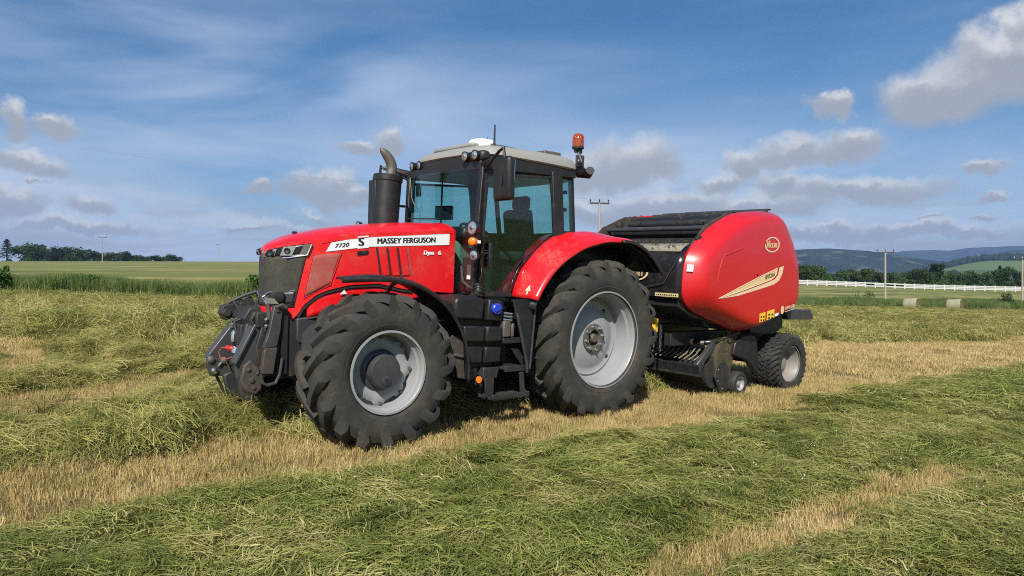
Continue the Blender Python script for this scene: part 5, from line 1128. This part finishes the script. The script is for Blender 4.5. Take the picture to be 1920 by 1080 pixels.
# ------------------------------------------------------------------ ROUND BALER (same axes as the tractor; its own origin under its axle)
BOX = 4.10
bl = empty('round_baler'); tag(bl, 'red round baler with gold swoosh on its side, hitched behind the tractor', 'baler')
bl.matrix_world = tr.matrix_world @ Matrix.Translation((-BOX, 0, 0))
def bb(mb, name, m, parent=None, **k): return mb.build(name, m, parent or bl, off=(BOX, 0, 0) if True else None, **k)
CREASE = [(-1.709, 1.506), (-1.70, 1.72), (-1.743, 1.928), (-2.07, 2.205), (-2.622, 2.48), (-3.0, 2.565), (-3.381, 2.58), (-3.503, 2.543), (-3.812, 2.214), (-3.963, 1.98), (-4.03, 1.65), (-4.031, 1.381), (-3.95, 1.34), (-3.008, 1.066), (-2.75, 1.09), (-2.552, 1.157), (-2.064, 1.323)]
OUTER = [(-1.467, 1.40), (-1.455, 1.655), (-1.495, 1.964), (-1.655, 2.127), (-2.027, 2.392), (-2.439, 2.583), (-2.725, 2.645), (-3.2, 2.70), (-3.66, 2.70), (-3.80, 2.60), (-4.0, 2.30), (-4.11, 2.0), (-4.16, 1.65), (-4.14, 1.35), (-4.0, 1.25), (-3.287, 1.012), (-2.983, .949), (-2.7, .955), (-2.481, 1.007), (-1.914, 1.179), (-1.60, 1.28)]
CX, CZ, NA = -2.85, 1.76, 160
def polar(loop, smooth):
    P = np.array(loop); ang = np.linspace(0, 2*np.pi, NA, endpoint=False); r = np.zeros(NA)
    for i, a in enumerate(ang):
        d = np.array([math.cos(a), math.sin(a)])
        for k in range(len(P)):
            p = P[k]-[CX, CZ]; q = P[(k+1) % len(P)]-[CX, CZ]; e = q-p; det = d[0]*(-e[1])+d[1]*e[0]
            if abs(det) < 1e-9: continue
            t = (p[0]*(-e[1])+p[1]*e[0])/det; s = (d[0]*p[1]-d[1]*p[0])/det
            if t > 0 and -1e-6 <= s <= 1+1e-6: r[i] = max(r[i], t)
    for _ in range(smooth): r = (np.roll(r, 1)+2*r+np.roll(r, -1))/4
    return ang, r
ANG, RC = polar(CREASE, 5); _, RO = polar(OUTER, 6)
def build_shell(s):
    mb = MB(); P = []
    def ring(r, y): return [(CX+math.cos(a)*q, s*y, CZ+math.sin(a)*q) for a, q in zip(list(ANG)+[ANG[0]], list(r)+[r[0]])]
    P.append(ring(RC*.02, 1.262))
    for k in (.3, .6, .85): P.append(ring(RC*k, 1.262-.004*k))
    P.append(ring(RC*.985, 1.256)); P.append(ring(RC, 1.251))
    for t in (.03, .25, .5, .75, .92, 1.0):
        P.append(ring(RC*(1-t)+RO*t, 1.251-.205*t**1.7-.02*t))
    P.append(ring(RO*1.0, .99)); P.append(ring(RO*.985, .975)); P.append(ring(RO*.93, .975))
    sh = bb(MB().grid(P), 'side_shell', M['baler_red'], angle=26, fix=True)
    y = s*1.2605
    # pressed line in the upper front of the panel
    g = MB(); pts = [(-1.90, 1.64), (-1.93, 1.80), (-1.99, 1.95), (-2.06, 2.01), (-2.2, 2.05), (-2.42, 2.11), (-2.55, 2.15)]
    g.tube([(x, y-.002*s, z) for x, z in pts], [.003, .007, .009, .010, .010, .009, .002], 8); bb(g, 'pressed_line', M['baler_red'], sh)
    g = MB(); g.tube([(CX+math.cos(a)*q*1.0, s*.985, CZ+math.sin(a)*q*1.0) for a, q in zip(ANG, RO) if 2.3 < a < 4.0], .016, 8); bb(g, 'edge_seal', M['grey_metal'], sh)
    if s < 0: return sh
    def pl(poly, name, m, par, d=.0015, yy=1.2625):
        mb = MB(); n = len(poly); mb.add([(x, yy+d, z) for x, z in poly], [tuple(range(n))]); return bb(mb, name, m, par, fix=False, angle=180)
    # swoosh
    up = [(-1.951, 1.424), (-2.5, 1.605), (-3.0, 1.762), (-3.377, 1.874), (-3.355, 1.80), (-3.30, 1.745), (-3.20, 1.70), (-2.6, 1.56), (-2.2, 1.475)]
    lo = [(-1.951, 1.420), (-2.2, 1.462), (-2.6, 1.542), (-3.18, 1.675), (-3.32, 1.715), (-3.40, 1.785), (-3.425, 1.885), (-3.545, 1.915), (-3.515, 1.80), (-3.44, 1.70), (-3.30, 1.635), (-3.0, 1.575), (-2.4, 1.465)]
    sw = pl(up, 'gold_swoosh', M['gold'], sh); pl(lo, 'gold_stripe', M['gold_edge'], sh)
    def q3(P, m, name, w): 
        g = MB(); g.tube([(x, 1.2635, z) for x, z in P+[P[0]]], w, 5); bb(g, name, m, sw)
    q3(up, M['gold_edge'], 'swoosh_edge', .006)
    def onp(x0, z0, sl, k=1.0): return lambda u, v: (x0-u+BOX, 1.2655, z0+v+sl*u)
    lettering('lettering', 'RV5216', .088, M['ink'], sh, onp(-3.055, 1.70, .22), .003, .88)
    lettering('lettering', 'PROLINK', .045, M['red_mesh'], sh, onp(-2.17, 1.385, .20), .0, 1.15)
    # oval badge
    lg = MB(); n = 48; P = []
    for k in range(n+1):
        a = R(148)-R(330)*k/n; P.append([(-3.198+(-math.cos(a))*.195*q, 1.2645, 2.208+math.sin(a)*.112*q+(-math.cos(a))*-.0-.05*(-math.cos(a))*.195*q) for q in (.84, 1.0)])
    bd = bb(lg.grid(P), 'badge_ring', M['gold_edge'], sh, angle=180)
    lettering('lettering', 'Vicon', .145, M['gold'], bd, lambda u, v: (-3.035-u+BOX, 1.2655, 2.155+v+.06*u), .005, .94, .9)
    # warning stickers, dealer's name
    for a, b2 in (((-2.96, 1.214), (-3.115, 1.236)), ((-3.154, 1.243), (-3.352, 1.28))):
        h = .128; pt = pl([a, b2, (b2[0], b2[1]-h), (a[0], a[1]-h)], 'warning_sticker', M['yellow'], sh)
        for k in range(2):
            x0 = a[0]+(b2[0]-a[0])*(.18+.42*k); x1 = a[0]+(b2[0]-a[0])*(.45+.42*k); z0 = a[1]-.035
            for dz in (0, .05): pl([(x0, z0-dz), (x1, z0-dz+.004), (x1, z0-dz-.022), (x0, z0-dz-.026)], 'warning_symbol', M['ink'], pt, .003)
    pl([(-3.365, 1.205), (-3.47, 1.225), (-3.47, 1.185), (-3.365, 1.165)], 'white_sticker', M['white'], sh)
    cr = MB(); cr.add([(-3.57+.045*math.cos(a), 1.2645, 1.262+.062*math.sin(a)) for a in np.linspace(0, 6.283, 17)[:-1]], [tuple(range(16))]); bb(cr, 'dealer_crest', M['gold_edge'], sh, angle=180)
    lettering('lettering', 'REEKIE LTD', .062, M['gold_edge'], sh, onp(-3.635, 1.262, .17), .002, .86)
    pl([(-3.64, 1.236), (-3.94, 1.287), (-3.94, 1.279), (-3.64, 1.228)], 'dealer_line', M['gold_edge'], sh)
    # little square label on the front curve
    i = int(np.argmin(np.abs(ANG-2.96))); yl = 1.125
    bx = MB(); bx.add([(-1.478, 1.075, 1.86), (-1.525, 1.145, 1.86), (-1.515, 1.145, 1.77), (-1.470, 1.075, 1.77)], [(0, 1, 2, 3)]); bb(bx, 'square_label', M['white'], sh, fix=False)
    return sh
for s_ in (1, -1): build_shell(s_)

def build_baler():
    mb = MB(); body = [(-1.46, 1.30), (-1.47, 2.00), (-1.66, 2.10), (-2.2, 2.16), (-2.8, 2.36), (-3.55, 2.50), (-3.95, 2.2), (-4.1, 1.4), (-3.4, 1.02), (-2.4, 1.05), (-1.8, 1.15)]
    mb.prism(body, 'y', -.97, .97); bb(mb, 'bale_chamber', M['ink'])
    mb = MB(); P = []
    for j, (x, z) in enumerate([(-1.46, 1.36), (-1.40, 1.42), (-1.385, 1.62), (-1.40, 1.86), (-1.44, 2.03)]): P.append([(x-.03*(y/1.0)**4, y, z) for y in np.linspace(-1.03, 1.03, 15)])
    fp = bb(mb.grid(P), 'front_cover', M['black_gloss'], solid=.02, fix=True)
    mb = MB(); P = [[(x, y, z) for y in np.linspace(-.98, .98, 5)] for x, z in ((-1.44, 2.035), (-1.52, 2.10), (-1.62, 2.145))]; bb(mb.grid(P), 'dusty_deck', M['hay_deck'], solid=.015, fix=True)
    g = MB(); g.tube([(-1.372, .46, 1.54), (-1.37, .62, 1.565), (-1.375, .78, 1.60), (-1.39, .90, 1.80), (-1.42, .985, 1.97)], .007, 6); bb(g, 'cover_crease', M['grey_metal'], fp)
    st = MB(); st.span((-1.385, .64, 1.425), (-1.395, 1.02, 1.472)); bb(st, 'yellow_label', M['gold'], fp)
    for k in range(11): bb(MB().span((-1.382, .665+.031*k, 1.438), (-1.386, .683+.031*k, 1.438+(.020 if k % 3 else .014))), 'label_letter', M['ink'], fp)
    lg = MB(); P = []
    for k in range(41): a = 2*math.pi*k/40; P.append([(-1.368, .26+.26*q*math.cos(a), 1.735+.12*q*math.sin(a)) for q in (.87, 1.0)])
    bd = bb(lg.grid(P), 'badge_ring', M['gold_edge'], fp, angle=180); lettering('lettering', 'Vicon', .16, M['gold'], bd, lambda u, v: (-1.366+BOX, .055+u, 1.685+v), .005, 1.0)
    # rollers, bars and net gear along the top
    rl = [(-2.11, 2.385, .036, 'grey_metal'), (-2.30, 2.33, .085, 'black'), (-2.62, 2.50, .055, 'dark'), (-2.90, 2.56, .075, 'black'), (-3.25, 2.66, .055, 'dark'), (-3.49, 2.715, .042, 'grey_metal')]
    for x, z, r, m in rl: bb(MB().tube([(x, -.97, z), (x, .97, z)], r, 16), 'roller', M[m])
    mb = MB(); mb.span((-3.60, -.55, 2.745), (-3.52, .97, 2.765)); bb(mb, 'top_rail', M['black'])
    mb = MB(); mb.span((-2.06, -.95, 2.14), (-2.00, .95, 2.24)); bb(mb, 'crossbar', M['dark'])
    for s in (-1, 1):
        mb = MB(); mb.prism([(-1.70, 2.13), (-2.0, 2.42), (-2.5, 2.62), (-3.5, 2.70), (-3.5, 2.55), (-2.6, 2.45), (-2.1, 2.2)], 'y', min(s*.94, s*.97), max(s*.94, s*.97)); bb(mb, 'roller_plate', M['rust'])
        for x, z in ((-2.0, 2.28), (-2.35, 2.48), (-2.7, 2.58)): bb(MB().lathe([(.07, -.03), (.07, .0), (.04, .02), (0, .02)], (x, s*.90, z), (0, -s, 0), 14), 'bearing', M['dark'])
        bb(MB().ball((-1.80, s*1.0, 2.22), .06, 10, (1.2, .8, .8)), 'marker_lamp', M['black'])
    g = np.random.default_rng(5)
    hb = MB()
    for k in range(260):
        y = g.uniform(-.93, .93); t = g.random(); 
        if t < .45: x, z = g.uniform(-1.62, -1.46), 0; z = 2.15-(x+1.62)*-.0-(x+1.62)*.6
        elif t < .7: x, z = g.uniform(-2.8, -2.4), 2.6
        else: x = g.uniform(-2.1, -1.65); z = 2.17
        a = g.uniform(0, 6.28); L = g.uniform(.02, .06); hb.add([(x, y, z+.004), (x+math.cos(a)*L, y+math.sin(a)*L, z+g.uniform(.0, .05)), (x+math.cos(a)*L, y+math.sin(a)*L+.006, z+g.uniform(.0, .05)), (x, y+.007, z+.004)], [(0, 1, 2, 3)])
    o = bb(hb, 'chaff', M['hay_dirt']); o['kind'] = 'stuff'
    # chassis, drawbar, axle
    mb = MB(); mb.span((-4.3, -.62, .72), (-1.8, -.5, .92)); mb.span((-4.3, .5, .72), (-1.8, .62, .92)); mb.prism([(-1.9, .62), (-1.25, .44), (-1.05, .44), (-1.05, .56), (-1.7, .95), (-1.9, .95)], 'y', -.25, .25); mb.tube([(-4.10, -.95, .41), (-4.10, .95, .41)], .07, 10)
    for s in (-1, 1): mb.prism([(-4.25, .35), (-3.9, .35), (-3.5, 1.1), (-4.15, 1.3)], 'y', s*.56-.05, s*.56+.05)
    mb.prism([(-3.30, 1.06), (-3.75, 1.16), (-4.15, 1.26), (-4.2, .95), (-3.9, .85), (-3.3, .9)], 'y', -.9, .93)
    mb.tube([(-1.15, 0, .75), (-1.9, 0, .85)], .09, 12); bb(mb, 'chassis', M['ink'], bevel=.01)
    mb = MB(); mb.prism([(-4.18, 1.245), (-4.95, 1.235), (-5.06, 1.13), (-5.04, 1.075), (-4.25, 1.085)], 'y', -.9, .98); bb(mb, 'bale_ramp', M['grey_metal'], bevel=.012)
    # road wheels
    for s in (1, -1):
        mb = MB(); mb.lathe([(.275, s*.20), (.285, s*.20), (.283, s*.19), (.262, s*.17), (.25, s*.10), (.235, s*.08), (.23, s*.02), (.21, s*.01), (.16, s*.03), (.11, s*.035), (.105, s*.06), (.06, s*.075), (0, s*.075)], n=44)
        w = mb.build('baler_wheel', M['baler_rim'], bl, 40); w.location = (BOX-4.10, s*.955, .412)
        tb = tyre_mesh(.468, .272, .46, 30, .016, .030, .5, True)
        g2 = MB()
        for k in range(44):
            for yy in (-.09, 0, .09):
                a = 2*math.pi*(k+(.5 if yy else 0))/44; c = (math.sin(a)*.461, yy, math.cos(a)*.461); tb.box(c, (.040, .055, .016), Matrix.Rotation(a, 3, 'Y') @ Matrix.Rotation(R(18 if yy >= 0 else -18), 3, 'Z'))
        tb.build('tyre', M['tyre_dark'], w, 32)
        for k in range(6): a = k*math.pi/3; MB().lathe([(.014, 0), (.014, s*.02), (0, s*.022)], (math.sin(a)*.085, s*.045, math.cos(a)*.085), n=8).build('wheel_nut', M['chrome'], w)
        mb = MB(); mb.lathe([(.098, s*.075), (.104, s*.075), (.10, s*.06), (.09, s*.03), (.075, s*.02), (.04, s*.025), (.035, s*.055), (0, s*.057)], n=30); w2 = mb.build('pickup_wheel', M['rim'], bl, 40); w2.location = (BOX-2.873, s*1.0, .182)
        MB().lathe([(.095, -.075), (.115, -.082), (.155, -.08), (.172, -.06), (.178, -.02), (.178, .02), (.172, .06), (.155, .08), (.115, .082), (.097, .072)], n=40).build('tyre', M['tyre_dark'], w2, 40)
    # pick-up
    bb(MB().box((-2.04, 0, .40), (.11, 2.0, .17)), 'crop_guard', M['black'], bevel=.012); bb(MB().box((-1.985, 0, .345), (.03, 2.0, .03)), 'guard_lip', M['dark'])
    t = MB().tube([(-2.28, -1.0, .77), (-2.28, .70, .77), (-2.32, .84, .775), (-2.46, .93, .80), (-2.62, .95, .86), (-2.80, .95, .885)], .040, 12); rb = bb(t, 'guide_tube', M['black_gloss'])
    for yy in (.28, .62): bb(MB().tube([(-2.28, yy, .77), (-2.28, yy+.045, .77)], .043, 12), 'yellow_mark', M['gold'], rb)
    bb(MB().tube([(-2.28, .78, .77), (-2.30, .82, .773)], .045, 12), 'clamp', M['chrome'], rb)
    tn = MB()
    for k in range(22): y = -.95+k*.085; tn.tube([(-2.34, y, .70), (-2.22, y, .60), (-2.08, y-.02, .53)], .009, 5)
    o = bb(tn, 'guide_tine', M['hay_deck']); o['kind'] = 'stuff'
    mb = MB().lathe([(.02, -.95), (.20, -.95), (.20, .92), (.02, .92)], (-2.42, 0, .33), (0, 1, 0), 24)
    for k in range(26):
        for j in range(6): a = j*1.047+k*.4; y = -.9+k*.07; mb.tube([(-2.42+math.cos(a)*.19, y, .33+math.sin(a)*.19), (-2.42+math.cos(a+.2)*.30, y, .33+math.sin(a+.2)*.30)], .005, 4)
    bb(mb, 'pickup_reel', M['dark'])
    hump = MB(); hump.prism([(-2.42, .30), (-2.36, .60), (-2.46, .80), (-2.66, .90), (-2.92, .88), (-3.0, .75), (-2.82, .55), (-2.75, .25), (-2.60, .15)], 'y', .80, .98); hp = bb(hump, 'pickup_side', M['hay_dirt'], bevel=.03)
    hump = MB(); hump.prism([(-2.42, .30), (-2.36, .60), (-2.46, .80), (-2.66, .90), (-2.92, .88), (-3.0, .75), (-2.82, .55), (-2.75, .25), (-2.60, .15)], 'y', -.98, -.80); bb(hump, 'pickup_side', M['hay_dirt'], bevel=.03)
    sd = MB(); sd.prism([(-2.72, .60), (-2.765, .775), (-2.95, .885), (-3.26, .865), (-3.335, .79), (-3.43, .30), (-3.40, .265), (-3.30, .33), (-3.10, .50), (-2.90, .555)], 'y', .95, 1.03); bb(sd, 'guard_plate', M['black'], bevel=.03)
    pl = MB(); pl.prism([(-2.40, .45), (-2.36, .30), (-2.52, .05), (-2.72, .10), (-2.70, .42), (-2.55, .55)], 'y', .955, .985); dp = bb(pl, 'drum_plate', M['dark'], bevel=.01)
    for x, z in ((-2.44, .40), (-2.44, .24), (-2.56, .12)): bb(MB().ball((x, .985, z), .014, 8), 'rivet', M['chrome'], dp)
    ar = MB(); ar.prism([(-2.05, .30), (-1.98, .33), (-2.02, .50), (-2.35, .78), (-2.50, .80), (-2.48, .74), (-2.2, .52)], 'y', .86, .93); bb(ar, 'pickup_arm', M['grey_metal'], bevel=.012)
    tn = MB()
    for k in range(9): a = .4+k*.28; tn.tube([(-2.42+math.cos(a+2)*.20, .93, .32+math.sin(a+2)*.20), (-2.42+math.cos(a+2.15)*.32, .94, .32+math.sin(a+2.15)*.32)], .012, 5)
    bb(tn, 'reel_tine', M['ink'])
    ho = MB(); ho.tube([(-2.70, .97, .855), (-2.80, .985, .84), (-2.80, .985, .80), (-2.66, .985, .775), (-2.62, .98, .80), (-2.70, .97, .855)], .014, 8); bb(ho, 'pull_loop', M['ink'])
    # parking stand with yellow label, chain
    jk = MB(); jk.tube([(-1.42, .42, 1.10), (-1.46, .44, .72)], .03, 8); jk.tube([(-1.42, .42, 1.10), (-1.58, .50, .74)], .025, 8); jk.box((-1.44, .46, 1.08), (.10, .16, .03)); jk.box((-1.46, .44, 1.0), (.05, .10, .16)); j = bb(jk, 'parking_jack', M['dark'])
    bb(MB().box((-1.47, .60, 1.02), (.07, .05, .18), Matrix.Rotation(R(10), 3, 'Z')), 'yellow_label', M['yellow'], j)
    ch = MB()
    for k in range(8):
        z = 1.0-.045*k; c = Vector((-1.62, .58, z)); e = Vector((1, 0, 0)) if k % 2 else Vector((.2, 1, 0)).normalized(); n = 10
        ch.tube([c+e*math.cos(2*math.pi*i/n)*.018+Vector((0, 0, math.sin(2*math.pi*i/n)*.032)) for i in range(n+1)], .006, 5, False)
    bb(ch, 'chain', M['chrome'], j)
    bb(MB().ball((-2.15, .80, 1.14), .035, 10), 'oil_cap', M['white']); bb(MB().prism([(-2.2, 1.10), (-2.34, 1.02), (-2.36, .99), (-2.22, 1.02)], 'y', .80, .86), 'bracket', M['grey_metal'])
    # wisps of hay caught on the pick-up
    hb = MB()
    for k in range(520):
        t = g.random()
        if t < .5: x, y, z = g.uniform(-2.95, -2.45), g.uniform(.78, 1.0), .9; z = lerp(x, [-2.95, -2.66, -2.45], [.89, .91, .80])
        elif t < .75: x, y, z = g.uniform(-2.75, -2.4), .985, g.uniform(.35, .85)
        else: x, y, z = g.uniform(-2.3, -2.1), g.uniform(-.9, .8), g.uniform(.55, .66)
        d = g.normal(size=3)*.035; hb.add([(x, y, z), (x+d[0], y+d[1]*.6+.01, z+d[2]), (x+d[0]+.005, y+d[1]*.6+.01, z+d[2]+.004), (x+.006, y, z+.004)], [(0, 1, 2, 3)])
    o = bb(hb, 'hay_wisps', M['b_hay']); o['kind'] = 'stuff'
build_baler()
